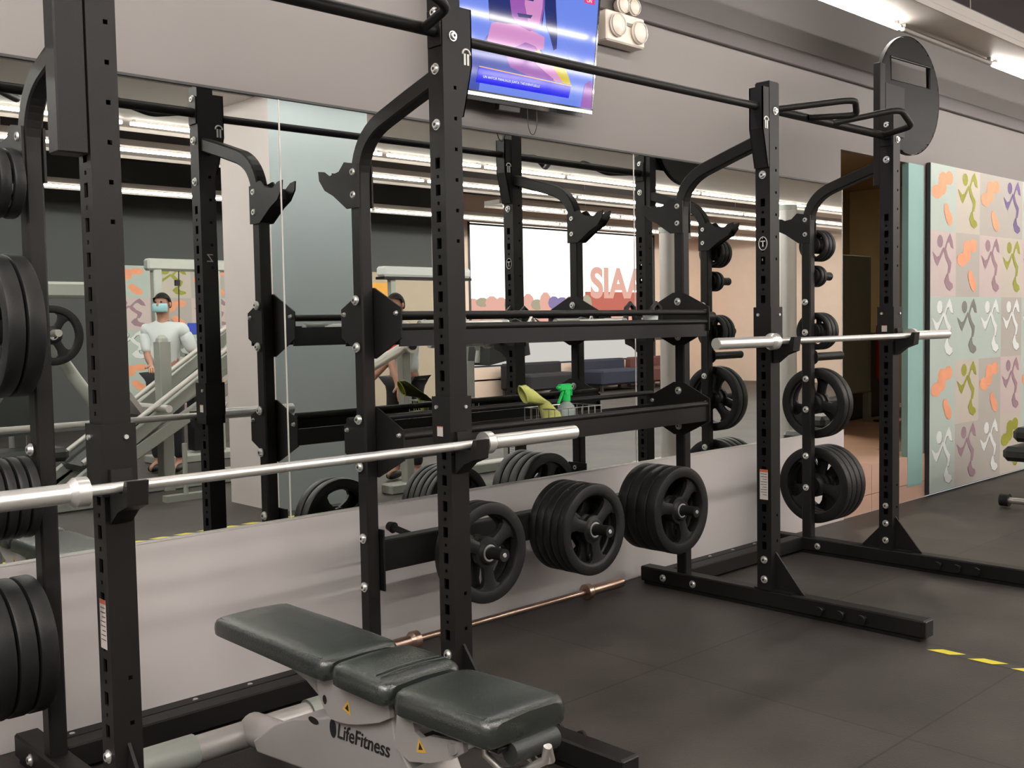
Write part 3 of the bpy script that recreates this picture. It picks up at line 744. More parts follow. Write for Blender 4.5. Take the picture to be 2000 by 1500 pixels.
# ------------------------------------------------------------------ television
def television():
    A = Vector((2.90, -.098, 2.335)); ux = Vector((.90, -.05, 0)).normalized(); uz = Vector((0, -.115, 1)).normalized(); n = ux.cross(uz)
    if n.y > 0: n = -n
    P = lambda u, v, d=0: A+ux*u+uz*v+n*d
    t = thing('television', 'flat wall television showing a blue broadcast with a caption bar', 'television', tuple(P(.43, 0)))
    W, H = .862, .53
    def slab(m, u0, u1, v0, v1, d0, d1, mi=None):
        m.add([P(u0,v0,d0),P(u1,v0,d0),P(u1,v1,d0),P(u0,v1,d0),P(u0,v0,d1),P(u1,v0,d1),P(u1,v1,d1),P(u0,v1,d1)], [(0,3,2,1),(4,5,6,7),(0,1,5,4),(1,2,6,5),(2,3,7,6),(3,0,4,7)], mi)
    m = MB(); slab(m, 0, W, 0, H, -.045, 0); slab(m, .15, W-.15, .06, H-.08, -.07, -.045); slab(m, .03, W-.06, -.022, 0, -.06, -.004)  # last slab: added black lip for the underside and the shade on the wall
    for a in ((0, .010, 0, H), (W-.010, W, 0, H), (0, W, 0, .020), (0, W, H-.012, H)): slab(m, *a, 0, .004)
    m.build('casing', 'screen_black', t)
    m = MB(); slab(m, .02, W-.005, -.003, .012, .0045, .006); m.build('silver_edge', 'chrome', t)
    m = MB(); slab(m, .30, .42, -.045, -.005, -.04, -.01); m.build('receiver', 'black_plastic', t)
    names = ['tv_sky','tv_mid','tv_dark','tv_purple','tv_pink','tv_blue','tv_yellow','tv_white','tv_orange','tv_red']
    m = MB(); k = [0]
    def pl(L, c):
        k[0] += 1; m.poly([P(u, v, .001+.00012*k[0]) for u, v in L], names.index(c))
    pl([(.010,.020),(W-.010,.020),(W-.010,H-.012),(.010,H-.012)], 'tv_sky')
    pl([(.010,.020),(.17,.020),(.19,.20),(.010,.22)], 'tv_mid')
    pl([(.17,.12),(.61,.116),(.56,.19),(.50,.26),(.36,.30),(.24,.30),(.17,.22)], 'tv_mid')
    pl([(.20,.235),(.22,.31),(.33,.34),(.53,.30),(.53,.25),(.40,.19),(.28,.20)], 'tv_pink')
    pl([(.30,.20),(.42,.26),(.48,.25),(.54,.19),(.60,.118),(.45,.118),(.34,.14)], 'tv_purple')
    pl([(.195,.518),(.195,.40),(.207,.317),(.30,.32),(.361,.326),(.513,.334),(.52,.518)], 'tv_dark')
    pl([(.317,.518),(.315,.42),(.33,.36),(.37,.325),(.44,.31),(.50,.335),(.515,.42),(.513,.518)], 'tv_purple')
    pl([(.40,.518),(.40,.42),(.43,.34),(.49,.33),(.505,.42),(.505,.518)], 'tv_pink')
    pl([(.33,.47),(.46,.47),(.45,.44),(.33,.435)], 'tv_dark'); pl([(.36,.375),(.45,.38),(.44,.365),(.37,.36)], 'tv_dark')
    pl([(.518,.518),(.518,.42),(.535,.35),(.56,.31),(.588,.25),(.607,.26),(.605,.33),(.59,.42),(.575,.518)], 'tv_dark')
    pl([(.45,.215),(.50,.24),(.52,.225),(.50,.205)], 'tv_orange')
    pl([(.576,.19),(.60,.118),(.712,.112),(.69,.15),(.66,.19),(.61,.195)], 'tv_yellow')
    pl([(.48,.178),(.615,.117),(.66,.118),(.575,.19),(.53,.20)], 'tv_pink')
    pl([(.78,.022),(.80,.13),(.835,.15),(.85,.12),(.852,.022)], 'tv_purple')
    pl([(.150,.052),(.700,.052),(.712,.106),(.164,.118)], 'tv_blue')
    pl([(.164,.118),(.712,.106),(.713,.110),(.164,.122)], 'tv_orange')
    pl([(.758,.490),(.825,.490),(.825,.516),(.758,.510)], 'tv_red')
    m.build('screen_picture', names, t, weld=False)
    fm = frame_m(P(.352, .080, .0042), ux, uz)
    text_mesh('caption_text', 'UN ANTOR MANUALES JUNTA THE EVENTUELLE', .0150, fm, t, 'tv_white', .0002)
    text_mesh('channel_logo', 'ON', .022, frame_m(P(.79, .502, .0045), ux, uz), t, 'tv_white', .0002)
    m = MB(); q = P(.47, 0, -.02); pts = []
    for i in range(15):
        a = PI*i/14; pts.append((q.x+.03-.03*math.cos(a), q.y, q.z-.06-.075*math.sin(a)))
    m.tube([(pts[0][0], q.y, q.z)]+pts+[(pts[-1][0], q.y, q.z)], .0022, 6); m.build('hanging_cable', 'black_plastic', t, True)
    m = MB(); m.box(3.1, 3.5, -.075, .011, 2.48, 2.56); m.build('wall_bracket', 'dark_trim', t)
television()

# ------------------------------------------------------------------ emergency lamp
def emergency():
    t = thing('emergency_light', 'cream emergency light box with round lamps on the wall beside the television', 'emergency light', (4.12, -.04, 2.72))
    m = MB(); m.box(3.95, 4.245, -.08, .011, 2.73, 2.88, .008); b = m.build('housing', 'lamp_plastic', t)
    m = MB(); m.box(4.06, 4.14, -.088, -.084, 2.82, 2.835); m.build('indicator', 'dark_grey_print', t)
    for x, y, z, r in ((4.02, -.085, 2.81, .055), (4.185, -.085, 2.80, .055), (4.09, -.06, 2.925, .042), (4.175, -.06, 2.93, .042)):
        m = MB(); m.lathe([(0, .035), (r*.7, .030), (r, .0), (r*1.05, -.006), (r*.95, -.012), (r*.5, -.028), (0, -.034)], 28, c=(x, y, z), ax='y')
        L = m.build('lamp_head', 'lamp_plastic', t, True)
        m = MB(); m.lathe([(r*.96, -.0125), (r*.98, -.02), (r*.90, -.018)], 28, c=(x, y, z), ax='y', closed=True); m.build('lens_ring', 'lamp_glass', L, True)
emergency()

# ------------------------------------------------------------------ adjustable bench
def bench():
    t = thing('weight_bench', 'adjustable padded bench with silver frame under the near barbell', 'bench', (1.62, -1.2, 0))
    x0, x1, zt = 1.488, 1.752, .468
    def pad(name, ya, yb, z0a, z0b, za, zb, taper=0., mt='leather'):
        """rounded pad between ya (far) and yb (near); top heights za, zb"""
        m = MB(); N = 14; Mm = 10; V = []
        ys = []
        r = .02
        def prof(s):  # 0..1 along, returns inset
            return 0
        L = abs(yb-ya); rows = [0, .006/L, .016/L, .035/L, .2, .5, .8, 1-.035/L, 1-.016/L, 1-.006/L, 1]
        for k, q in enumerate(rows):
            y = ya+(yb-ya)*q; e = min(q, 1-q)*L; edge = max(0, 1-e/.03); ins = .018*edge**3+.004*edge
            zt_ = za+(zb-za)*q-.010*edge**2+.004*math.sin(PI*q); zb_ = z0a+(z0b-z0a)*q+.006*edge**2
            wa = x0+ins+taper*(1-q); wb = x1-ins-taper*(1-q); ring = []
            sec = [(0,.5),(0.0,.15),(.004,.05),(.014,.0),(.04,-.0)]
            h = zt_-zb_
            pts = [(wa+.012, zb_), (wa+.002, zb_+h*.12), (wa, zb_+h*.45), (wa+.002, zb_+h*.72), (wa+.010, zb_+h*.90), (wa+.026, zb_+h*.985), (wa+.06, zt_+.001), ((wa+wb)/2, zt_+.003), (wb-.06, zt_+.001), (wb-.026, zb_+h*.985), (wb-.010, zb_+h*.90), (wb-.002, zb_+h*.72), (wb, zb_+h*.45), (wb-.002, zb_+h*.12), (wb-.012, zb_)]
            V += [(px, y, pz) for px, pz in pts]
        n = 15; F = []
        for k in range(len(rows)-1):
            for i in range(n): F.append((k*n+i, k*n+(i+1) % n, (k+1)*n+(i+1) % n, (k+1)*n+i))
        F += [tuple(range(n)), tuple(range((len(rows)-1)*n, len(rows)*n))[::-1]]
        m.add(V, F); o = m.build(name, mt, t, True)
        # seam piping
        q = MB(); pl = []
        for (px, py, pz) in ((x0+.018+taper, ya+(.03 if yb > ya else -.03), za-.004), (x0+.018, yb-(.03 if yb > ya else -.03), zb-.004), (x1-.018, yb-(.03 if yb > ya else -.03), zb-.004), (x1-.018-taper, ya+(.03 if yb > ya else -.03), za-.004)): pl.append((px, py, pz))
        q.tube(pl, .0022, 6, closed=True); q.build('stitched_seam', 'leather_dark', o, True)
        return o
    pad('back_pad', -.60, -1.205, .412, .405, .470, .468, .0)
    mp_ = pad('middle_pad', -1.232, -1.470, .408, .405, .470, .466)
    for yy in (-1.405, -1.425):
        q = MB(); q.tube([(x0+.03, yy, .4715), (x0+.09, yy, .4755), (x1-.09, yy, .4755), (x1-.03, yy, .4715)], .002, 6); q.build('stitched_seam', 'leather_dark', mp_, True)
    pad('seat_pad', -1.490, -1.850, .395, .405, .462, .474, .006)
    # frame
    m = MB(); m.cyl((1.24, -.60, .075), (2.0, -.60, .075), .042, n=24); f0 = m.build('rear_foot', 'silver_paint', t, True)
    for a, b in ((1.22, 1.42), (1.82, 2.02)):
        q = MB(); q.cyl((a, -.60, .075), (b, -.60, .075), .050, n=24); q.build('rubber_sleeve', 'machine_grey', f0, True)
    def wheel(x):
        q = MB(); q.lathe([(.012,-.014),(.05,-.014),(.056,-.006),(.056,.006),(.05,.014),(.012,.014)], 24, c=(x, -.53, .058), ax='x', closed=True); q.build('wheel', 'black_plastic', f0, True)
    wheel(1.23); wheel(2.01)
    m = MB(); m.tube([(1.62, -.60, .085), (1.62, -.80, .10), (1.62, -1.2, .155), (1.62, -1.5, .175), (1.62, -1.75, .13), (1.62, -1.88, .07)], .052, 20); m.build('spine_tube', 'silver_paint', t, True)
    m = MB(); m.cyl((1.34, -1.90, .05), (1.90, -1.90, .05), .036, n=20); m.build('front_foot', 'silver_paint', t, True)
    # side castings
    B = [(-.73,.105),(-.86,.19),(-.952,.232),(-1.08,.268),(-1.182,.300),(-1.305,.322),(-1.37,.345),(-1.418,.384),(-1.432,.384),(-1.434,.345),(-1.440,.315),(-1.46,.286),(-1.50,.25),(-1.53,.20),(-1.40,.14),(-1.0,.10),(-.75,.075)]
    m = MB(); m.prism([(1.545, y, z) for y, z in B], 0, (.15, 0, 0)); cs = m.build('side_casting', 'silver_paint', t)
    bv = cs.modifiers.new('b', 'BEVEL'); bv.width = .006; bv.segments = 2
    for yc, zc, ry, rz in ((-1.165, .262, .016, .026), (-1.07, .258, .026, .010)):
        q = MB(); q.poly([(1.5440, yc+ry*math.cos(2*PI*k/16), zc+rz*math.sin(2*PI*k/16)) for k in range(16)]); q.build('casting_hole', 'ink', cs)
    uy = Vector((0, -1, .05)).normalized()
    text_mesh('brand_lettering', 'LifeFitness', .056, frame_m((1.5435, -1.30, .266), uy, Vector((0, .05, 1))), cs, 'ink', .0005, .0006, .25)
    A = [(-1.118,.385),(-1.125,.345),(-1.150,.315),(-1.182,.296),(-1.24,.300),(-1.305,.314),(-1.40,.345),(-1.445,.368),(-1.44,.405),(-1.25,.41),(-1.14,.408)]
    m = MB(); m.prism([(1.528, y, z) for y, z in A], 0, (.014, 0, 0)); m.prism([(1.70, y, z) for y, z in A], 0, (.014, 0, 0))
    hp = m.build('hinge_plates', 'silver_paint', t)
    q = MB(); q.poly([(1.527, -1.155+.010*math.cos(2*PI*k/12), .343+.013*math.sin(2*PI*k/12)) for k in range(12)]); q.build('plate_hole', 'ink', hp)
    def warn(par, x, y, z, s=.017, tilt=.2):
        q = MB(); ca, sa = math.cos(tilt), math.sin(tilt)
        def rr(a, b, e): return (x-e, y-(a*ca-b*sa), z+(a*sa+b*ca))
        q.poly([rr(-s, -s*.8, 0), rr(s, -s*.8, 0), rr(0, s, 0)], 0)
        q.poly([rr(-s*.45, -s*.45, .0005), rr(s*.45, -s*.45, .0005), rr(0, s*.45, .0005)], 1); q.build('warning_triangle', ['warning', 'ink'], par, weld=False)
    warn(hp, 1.527, -1.262, .350, .020, -.3)
    Cc = [(-1.475,.395),(-1.532,.398),(-1.545,.36),(-1.57,.352),(-1.60,.366),(-1.676,.378),(-1.721,.386),(-1.725,.362),(-1.68,.332),(-1.60,.30),(-1.52,.280),(-1.46,.30)]
    m = MB(); m.prism([(1.70, y, z) for y, z in Cc], 0, (.014, 0, 0)); m.build('seat_bracket', 'silver_paint', t)
    m = MB(); m.prism([(1.528, y, z) for y, z in Cc], 0, (.014, 0, 0)); sp_ = m.build('seat_bracket', 'silver_paint', t)
    warn(sp_, 1.527, -1.565, .332, .020, .25)
    q = MB(); q.cyl((1.52, -1.69, .362), (1.73, -1.69, .362), .014, n=16); q.build('pivot_pin', 'bolt', sp_, True)
    m = MB(); m.sweep([(1.62, -1.45, .27), (1.62, -1.56, .33), (1.62, -1.74, .375)], .05, .05); m.build('seat_support', 'black_plastic', t)
    m = MB(); m.box(1.53, 1.71, -1.84, -1.51, .388, .402, .003); m.box(1.53, 1.71, -1.17, -.66, .396, .410, .003); m.build('pad_backing', 'black_plastic', t)
    m = MB(); m.tube([(1.585, -1.735, .385), (1.575, -1.75, .35), (1.58, -1.80, .325), (1.60, -1.85, .335), (1.62, -1.895, .365), (1.62, -1.905, .40)], .010, 12)
    m.tube([(1.66, -1.735, .385), (1.66, -1.78, .345), (1.65, -1.84, .335), (1.635, -1.90, .365), (1.62, -1.905, .40)], .010, 12); m.build('lift_handle', 'steel', t, True)
    m = MB(); m.cyl((1.56, -1.845, .385), (1.70, -1.845, .385), .026, n=20); m.build('grip_roller', 'leather_dark', t, True)
    m = MB(); m.tube([(1.62, -.66, .40), (1.62, -.95, .34), (1.62, -1.15, .25)], .022, 12); m.build('back_support', 'silver_paint', t, True)
bench()

# ------------------------------------------------------------------ basket, glove and spray bottle on the lower shelf
def wire_basket():
    t = thing('wire_basket', 'small chrome wire basket on the lower shelf holding a spray bottle', 'basket', (3.30, -.40, .872))
    x0, x1, y0, y1, z0, z1 = 3.12, 3.41, -.49, -.31, .874, .985
    m = MB()
    for z in (z0+.003, .93, z1): m.tube([(x0, y0, z), (x1, y0, z), (x1, y1, z), (x0, y1, z)], .0024, 6, closed=True)
    for k in range(8):
        x = x0+(x1-x0)*k/7
        for y in (y0, y1): m.tube([(x, y, z0), (x, y, z1)], .0019, 6)
        m.tube([(x, y0, z0+.003), (x, y1, z0+.003)], .0017, 6)
    for k in range(1, 5):
        y = y0+(y1-y0)*k/5
        for x in (x0, x1): m.tube([(x, y, z0), (x, y, z1)], .0019, 6)
    m.build('wire_frame', 'wire', t, True)
wire_basket()
def spray():
    x, y = 3.285, -.40
    t = thing('spray_bottle', 'clear spray bottle with bright green trigger head in the wire basket', 'spray bottle', (x, y, .88))
    m = MB(); m.lathe([(0,0),(.036,0),(.04,.006),(.04,.085),(.034,.105),(.016,.122),(.014,.13),(0,.13)], 24, c=(x, y, .882)); m.build('bottle', 'bottle_clear', t, True)
    m = MB(); m.cyl((x, y, 1.008), (x, y, 1.035), .019, n=18); m.box(x-.045, x+.028, y-.013, y+.013, 1.052, 1.082, .005); m.box(x-.014, x+.016, y-.014, y+.014, 1.03, 1.058, .004)
    m.cyl((x-.045, y, 1.068), (x-.056, y, 1.068), .010, .007, n=12); m.sweep([(x-.022, y, 1.052), (x-.032, y, 1.03), (x-.050, y, 1.0)], .016, .010, (0,1,0)); m.sweep([(x+.022, y, 1.075), (x+.030, y, 1.055), (x+.030, y, 1.03)], .018, .012, (0,1,0))
    m.build('trigger_head', 'green_plastic', t, True)
spray()
def glove():
    t = thing('rubber_glove', 'yellow green rubber glove draped over the left side of the wire basket', 'glove', (3.15, -.42, .88))
    # flattened cuff loft, open end towards upper left
    C = [((3.015,-.41,1.050), .020, .040, (.5,0,-1)), ((3.05,-.41,1.048), .026, .046, (.5,0,-1)), ((3.09,-.41,1.036), .030, .052, (.7,0,-.8)), ((3.135,-.41,1.012), .033, .056, (.8,0,-.6)), ((3.17,-.41,.975), .034, .052, (1,0,-.3)), ((3.185,-.41,.935), .032, .050, (1,0,-.1)), ((3.19,-.41,.895), .028, .046, (1,0,0))]
    m = MB(); n = 18; V = []
    for c, a, b, dr in C:
        c = Vector(c); d = Vector(dr).normalized()
        for k in range(n):
            q = 2*PI*k/n; V.append(c+Vector((0, 1, 0))*math.cos(q)*a+d*math.sin(q)*b*(1+.06*math.sin(3*q)))
    m.add(V, [(i*n+k, i*n+(k+1) % n, (i+1)*n+(k+1) % n, (i+1)*n+k) for i in range(len(C)-1) for k in range(n)]+[tuple(range((len(C)-1)*n, len(C)*n))])
    o = m.build('cuff', 'glove', t, True); so = o.modifiers.new('s', 'SOLIDIFY'); so.thickness = .003; so.offset = -1
    m = MB(); r = [V[k] for k in range(n)]; m.tube(r, .004, 6, closed=True); m.build('rolled_rim', 'glove', o, True)
    for k, (dx, L) in enumerate(((-.03, .06), (-.005, .07), (.02, .06), (.045, .05))):
        m = MB(); m.tube([(3.19+dx*.5, -.42, .90), (3.21+dx, -.45, .895), (3.22+dx+.02, -.47, .886)], [.013, .012, .007], 8); m.build('glove_finger', 'glove', t, True)
glove()

# ------------------------------------------------------------------ cable attachments on the upper shelf (each its own thing)
ZS = 1.299
def att_thing(kind, x, y, label, seed):
    rnd = random.Random(seed)
    t = thing(kind, label, {'straight_bar':'bar handle','pulldown_handle':'cable handle','rope_handle':'rope','hand_grip':'hand grip','ankle_strap':'strap','chain_link':'chain'}[kind], (x, y, ZS), 'cable attachments on the upper shelf')
    if kind == 'straight_bar':
        m = MB(); m.cyl((x-.24, y, ZS+.045), (x+.24, y+.02, ZS+.05), .014, n=14); m.build('chrome_bar', 'chrome', t, True)
        for s in (-1, 1):
            m = MB(); m.cyl((x+s*.10, y+.01*s+.01, ZS+.0475), (x+s*.235, y+.012+s*.009, ZS+.0478), .017, n=14); m.build('rubber_grip', 'machine_grey', t, True)
        m = MB(); m.tube([(x-.015, y+.01, ZS+.045), (x, y+.01, ZS+.08), (x+.015, y+.01, ZS+.045)], .005, 8); m.build('eye_ring', 'chrome', t, True)
    if kind == 'pulldown_handle':
        m = MB(); m.tube([(x-.06, y-.02, ZS+.02), (x, y, ZS+.075), (x+.06, y+.02, ZS+.02)], .006, 8); m.build('steel_yoke', 'chrome', t, True)
        m = MB(); m.cyl((x-.065, y-.022, ZS+.018), (x+.065, y+.022, ZS+.018), .017, n=14); m.build('grip', 'black_plastic', t, True)
    if kind == 'rope_handle':
        m = MB(); m.tube([(x-.12, y, ZS+.02), (x-.06, y+.03, ZS+.04), (x, y+.04, ZS+.06), (x+.06, y+.02, ZS+.045), (x+.12, y-.01, ZS+.02)], .015, 10); m.build('rope', 'leather_dark', t, True)
        for s in (-1, 1):
            m = MB(); m.ball((x+s*.125, y, ZS+.030), .028, 12); m.build('end_stop', 'black_plastic', t, True)
    if kind == 'hand_grip':
        m = MB(); m.tube([(x-.035, y, ZS+.02), (x-.025, y, ZS+.11), (x, y, ZS+.13), (x+.025, y, ZS+.11), (x+.035, y, ZS+.02)], .012, 8); m.build('grip_loop', 'black_plastic', t, True)
        m = MB(); m.cyl((x-.035, y, ZS+.018), (x+.035, y, ZS+.018), .014, n=12); m.build('cross_grip', 'rubber', t, True)
    if kind == 'chain_link':
        m = MB()
        for k in range(7):
            a = k*.032; cx = x-.1+a; up = k % 2
            m.tube([(cx+.018*math.cos(q*PI/5), y+(.010*math.sin(q*PI/5) if up else 0), ZS+.012+.004*math.sin(k)+(0 if up else .009*math.sin(q*PI/5))) for q in range(10)], .0032, 6, closed=True)
        m.build('links', 'chrome', t, True)
    return t
att_thing('straight_bar', 2.72, -.40, 'chrome straight cable bar at the left end of the upper shelf', 1)
att_thing('chain_link', 2.98, -.42, 'short chrome chain lying left of the steel uprights on the upper shelf', 2)
att_thing('pulldown_handle', 3.12, -.36, 'single cable handle left of the long bar on the upper shelf', 3)
att_thing('straight_bar', 3.42, -.44, 'long chrome cable bar near the middle of the upper shelf', 4)
att_thing('chain_link', 3.40, -.30, 'chrome chain lying behind the long cable bar on the upper shelf', 5)
att_thing('rope_handle', 3.58, -.26, 'dark rope handle with round ends behind the long cable bar', 6)
att_thing('hand_grip', 3.72, -.40, 'tall black hand grip standing on the right of the upper shelf', 7)
att_thing('pulldown_handle', 3.80, -.30, 'black cable handle right of the tall hand grip', 8)
att_thing('hand_grip', 3.86, -.44, 'black hand grip beside the white cup on the upper shelf', 9)
att_thing('chain_link', 3.99, -.42, 'chrome chain at the right end of the upper shelf', 10)
m = MB(); m.lathe([(0,0),(.028,0),(.036,.075),(.033,.075),(.025,.004),(0,.004)], 20, c=(3.775, -.475, ZS)); tag(m.build('paper_cup', 'white_print', None, True, org=(3.775, -.475, ZS)), 'small white cup standing on the upper shelf among the handles', 'cup')

# ------------------------------------------------------------------ hazard tape on the floor
def tape(p0, p1, label):
    p0 = Vector(p0); p1 = Vector(p1); d = (p1-p0).normalized(); s = Vector((-d.y, d.x, 0)); L = (p1-p0).length; w_ = .024; m = MB()
    m.poly([p0-s*w_, p1-s*w_, p1+s*w_, p0+s*w_], 1)
    k = .02
    while k+.14 < L:
        m.poly([p0+d*k-s*w_+Vector((0,0,.0004)), p0+d*(k+.095)-s*w_+Vector((0,0,.0004)), p0+d*(k+.14)+s*w_+Vector((0,0,.0004)), p0+d*(k+.045)+s*w_+Vector((0,0,.0004))], 0); k += .165
    o = m.build('hazard_tape', ['yellow_tape', 'dark_trim'], None, weld=False, org=tuple(p0)); return tag(o, label, 'floor tape')
tape((4.088, -1.625, .001), (4.06, -2.94, .001), 'yellow and black floor tape running out from the far rack foot')
tape((4.05, -2.955, .001), (.4, -2.93, .001), 'yellow and black floor tape parallel to the mirrors, seen only in reflection')

# ------------------------------------------------------------------ second bench at the right edge
def far_bench():
    def sh_(m):
        m.v = [v+Vector((-.45, .11, 0)) for v in m.v]; return m
    t = thing('weight_bench', 'black padded bench cut off by the right edge beside the patterned wall', 'bench', (7.65, -.84, 0))
    m = MB(); m.box(7.70, 8.9, -1.12, -.80, .36, .46, .03); sh_(m).build('seat_pad', 'leather_dark', t)
    m = MB(); m.box(7.82, 8.9, -1.10, -.82, .48, .58, .03); sh_(m).build('back_pad', 'leather_dark', t)
    m = MB(); m.box(7.85, 8.9, -1.02, -.90, .26, .36, .01); m.box(8.3, 8.38, -1.0, -.92, .05, .34, .005); sh_(m).build('frame_tube', 'steel', t)
    for y in (-1.2, -.72):
        m = MB(); m.cyl((7.98, y-.03, .05), (7.98, y+.03, .05), .045, n=16); sh_(m).build('wheel', 'black_plastic', t, True)
    m = MB(); m.cyl((7.98, -1.2, .05), (7.98, -.72, .05), .022, n=14); m.sweep([(7.98, -.96, .05), (8.1, -.96, .2), (8.2, -.96, .34)], .05, .05, (0,1,0)); sh_(m).build('rear_foot', 'steel', t)
far_bench()

# ------------------------------------------------------------------ people (seen in the mirror)
def skin_body(name, mt, J, E, parent, sub=2):
    """J: name -> (point, radius); E: edges; one continuous skinned surface"""
    ks = list(J); me = bpy.data.meshes.new(name); W0_ = Vector(parent['_w'])
    me.from_pydata([tuple(Vector(J[k][0])-W0_) for k in ks], [(ks.index(a), ks.index(b)) for a, b in E], [])
    o = bpy.data.objects.new(name, me); COL.objects.link(o); o.parent = parent; o['_w'] = list(W0_)
    md = o.modifiers.new('skin', 'SKIN'); md.use_smooth_shade = True; md.branch_smoothing = .6
    lay = me.skin_vertices[0].data
    for i, k in enumerate(ks):
        r = J[k][1]; lay[i].radius = (r, r) if not isinstance(r, tuple) else r; lay[i].use_root = (i == 0)
    sb = o.modifiers.new('sub', 'SUBSURF'); sb.levels = sub; sb.render_levels = sub
    me.materials.append(M[mt]); return o
def person(label, base, face, hand_l, hand_r, shirt, sleeve, lean=(0,0), scale=1., mask=True):
    """base: feet centre; face: unit xy direction the person looks"""
    t = thing('person', label, 'person', base, 'people in the gym')
    B = Vector(base); f = Vector((face[0], face[1], 0)).normalized(); r = Vector((f.y, -f.x, 0)); up = Vector((0,0,1)); s = scale
    L = Vector((lean[0], lean[1], 0))
    P = lambda a, b, z: B+r*a*s+f*b*s+up*z*s+L*max(0, (z-.95))
    J = {'pelvis': (P(0,0,.95), (.15*s,.115*s)), 'waist': (P(0,.0,1.12), (.135*s,.10*s)), 'chest': (P(0,.0,1.33), (.165*s,.115*s)), 'neck0': (P(0,-.01,1.46), (.07*s,.06*s)), 'neck': (P(0,.0,1.53), .055*s), 'head0': (P(0,.02,1.60), (.072*s,.085*s)), 'head1': (P(0,.02,1.68), (.075*s,.092*s)), 'head2': (P(0,.01,1.745), (.05*s,.06*s))}
    E = [('pelvis','waist'),('waist','chest'),('chest','neck0'),('neck0','neck'),('neck','head0'),('head0','head1'),('head1','head2')]
    for sd, hd, n in ((-1, hand_l, 'l'), (1, hand_r, 'r')):
        sh = P(sd*.185, 0, 1.42); hd = Vector(hd); mid = (sh+hd)/2; d = (hd-sh); q = max(0, (.31*s)**2-(d.length/2)**2)**.5
        back = (-f*.6-up*.6+r*sd*.3); back = (back-d.normalized()*back.dot(d.normalized())).normalized(); el = mid+back*q
        J['sh'+n] = (sh, .06*s); J['el'+n] = (el, .042*s); J['wr'+n] = (hd, (.026*s,.022*s))
        hv = (hd-el).normalized(); side = r*(-sd)
        J['pm'+n] = (hd+hv*.07*s, (.036*s,.018*s)); E += [('chest','sh'+n),('sh'+n,'el'+n),('el'+n,'wr'+n),('wr'+n,'pm'+n)]
        cr = hv.cross(up if abs(hv.z) < .9 else f).normalized()
        for k, (a, ln) in enumerate(((-.03,.07),(-.01,.08),(.01,.075),(.03,.06))):
            b0 = hd+hv*.085*s+cr*a*s; J['f%d%s' % (k,n)] = (b0, .010*s); J['g%d%s' % (k,n)] = (b0+hv*ln*.6*s-up*.006, .009*s); J['h%d%s' % (k,n)] = (b0+hv*ln*.9*s-up*.022*s, .008*s)
            E += [('pm'+n, 'f%d%s' % (k,n)), ('f%d%s' % (k,n), 'g%d%s' % (k,n)), ('g%d%s' % (k,n), 'h%d%s' % (k,n))]
        J['t0'+n] = (hd+hv*.03*s-cr*.045*s, .011*s); J['t1'+n] = (hd+hv*.065*s-cr*.062*s, .009*s); E += [('wr'+n,'t0'+n),('t0'+n,'t1'+n)]
        hip = P(sd*.095, 0, .90); kn = P(sd*.11, .03, .50); an = P(sd*.11, -.01, .09); to = P(sd*.12, .16, .04)
        J['hp'+n] = (hip, .085*s); J['kn'+n] = (kn, .055*s); J['an'+n] = (an, .036*s); J['to'+n] = (to, (.04*s,.022*s)); E += [('pelvis','hp'+n),('hp'+n,'kn'+n),('kn'+n,'an'+n),('an'+n,'to'+n)]
    skin_body('body', 'skin', J, E, t)
    g = 1.30
    SJ = {k: (J[k][0], tuple(x*g for x in J[k][1]) if isinstance(J[k][1], tuple) else J[k][1]*1.5) for k in ('pelvis','waist','chest','neck0','shl','shr')}
    SJ['neck0'] = (J['neck0'][0]+Vector((0,0,.035*s)), (.085*s, .075*s))
    for n in 'lr': SJ['u'+n] = (J['sh'+n][0]+(J['el'+n][0]-J['sh'+n][0])*.35, .078*s)
    SE = [('pelvis','waist'),('waist','chest'),('chest','neck0'),('chest','shl'),('chest','shr'),('shl','ul'),('shr','ur')]
    skin_body('shirt', shirt, SJ, SE, t)
    for n in 'lr':
        a, b = J['sh'+n][0], J['el'+n][0]
        skin_body('sleeve', sleeve, {'a': (a+(b-a)*.12, .078*s), 'b': (a+(b-a)*.5, .068*s), 'c': (a+(b-a)*.9, .062*s)}, [('a','b'),('b','c')], t)
    TJ = {'pelvis': (J['pelvis'][0]+up*.03, (.165*s,.13*s))}; TE = []
    for n in 'lr':
        TJ['h'+n] = (J['hp'+n][0], .105*s); TJ['k'+n] = (J['kn'+n][0], .075*s); TJ['a'+n] = (J['an'+n][0]+up*.03, .055*s); TE += [('pelvis','h'+n),('h'+n,'k'+n),('k'+n,'a'+n)]
    skin_body('trousers', 'trousers', TJ, TE, t)
    for n in 'lr':
        a, b = J['an'+n][0], J['to'+n][0]; fo = (b-a); fo.z = 0; fo.normalize()
        skin_body('shoe', 'shirt_white' if n == 'z' else 'black_plastic', {'a': (a-fo*.03*s-up*.03*s, (.052*s,.05*s)), 'b': (a+fo*.08*s-up*.04*s, (.055*s,.045*s)), 'c': (a+fo*.17*s-up*.05*s, (.05*s,.035*s))}, [('a','b'),('b','c')], t)
    H = P(0,.02,1.645)
    def fr(v): return H+r*v[0]*s+f*v[1]*s+up*v[2]*s
    m = MB(); n_ = 20; V = []
    for i in range(9):
        th = PI*.62*i/8
        for k in range(n_):
            a = 2*PI*k/n_; z = .115*math.cos(th); fr_ = math.sin(a)
            if fr_ > .2: z = max(z, .045+.02*fr_)
            elif z < -.02: z = -.02-.02*(-fr_)
            V.append(fr((.086*math.sin(th)*math.cos(a), .102*math.sin(th)*math.sin(a)-.008, z)))
    m.add(V, [(i*n_+k, i*n_+(k+1) % n_, (i+1)*n_+(k+1) % n_, (i+1)*n_+k) for i in range(8) for k in range(n_)]); m.build('hair', 'hair', t, True)
    m = MB()
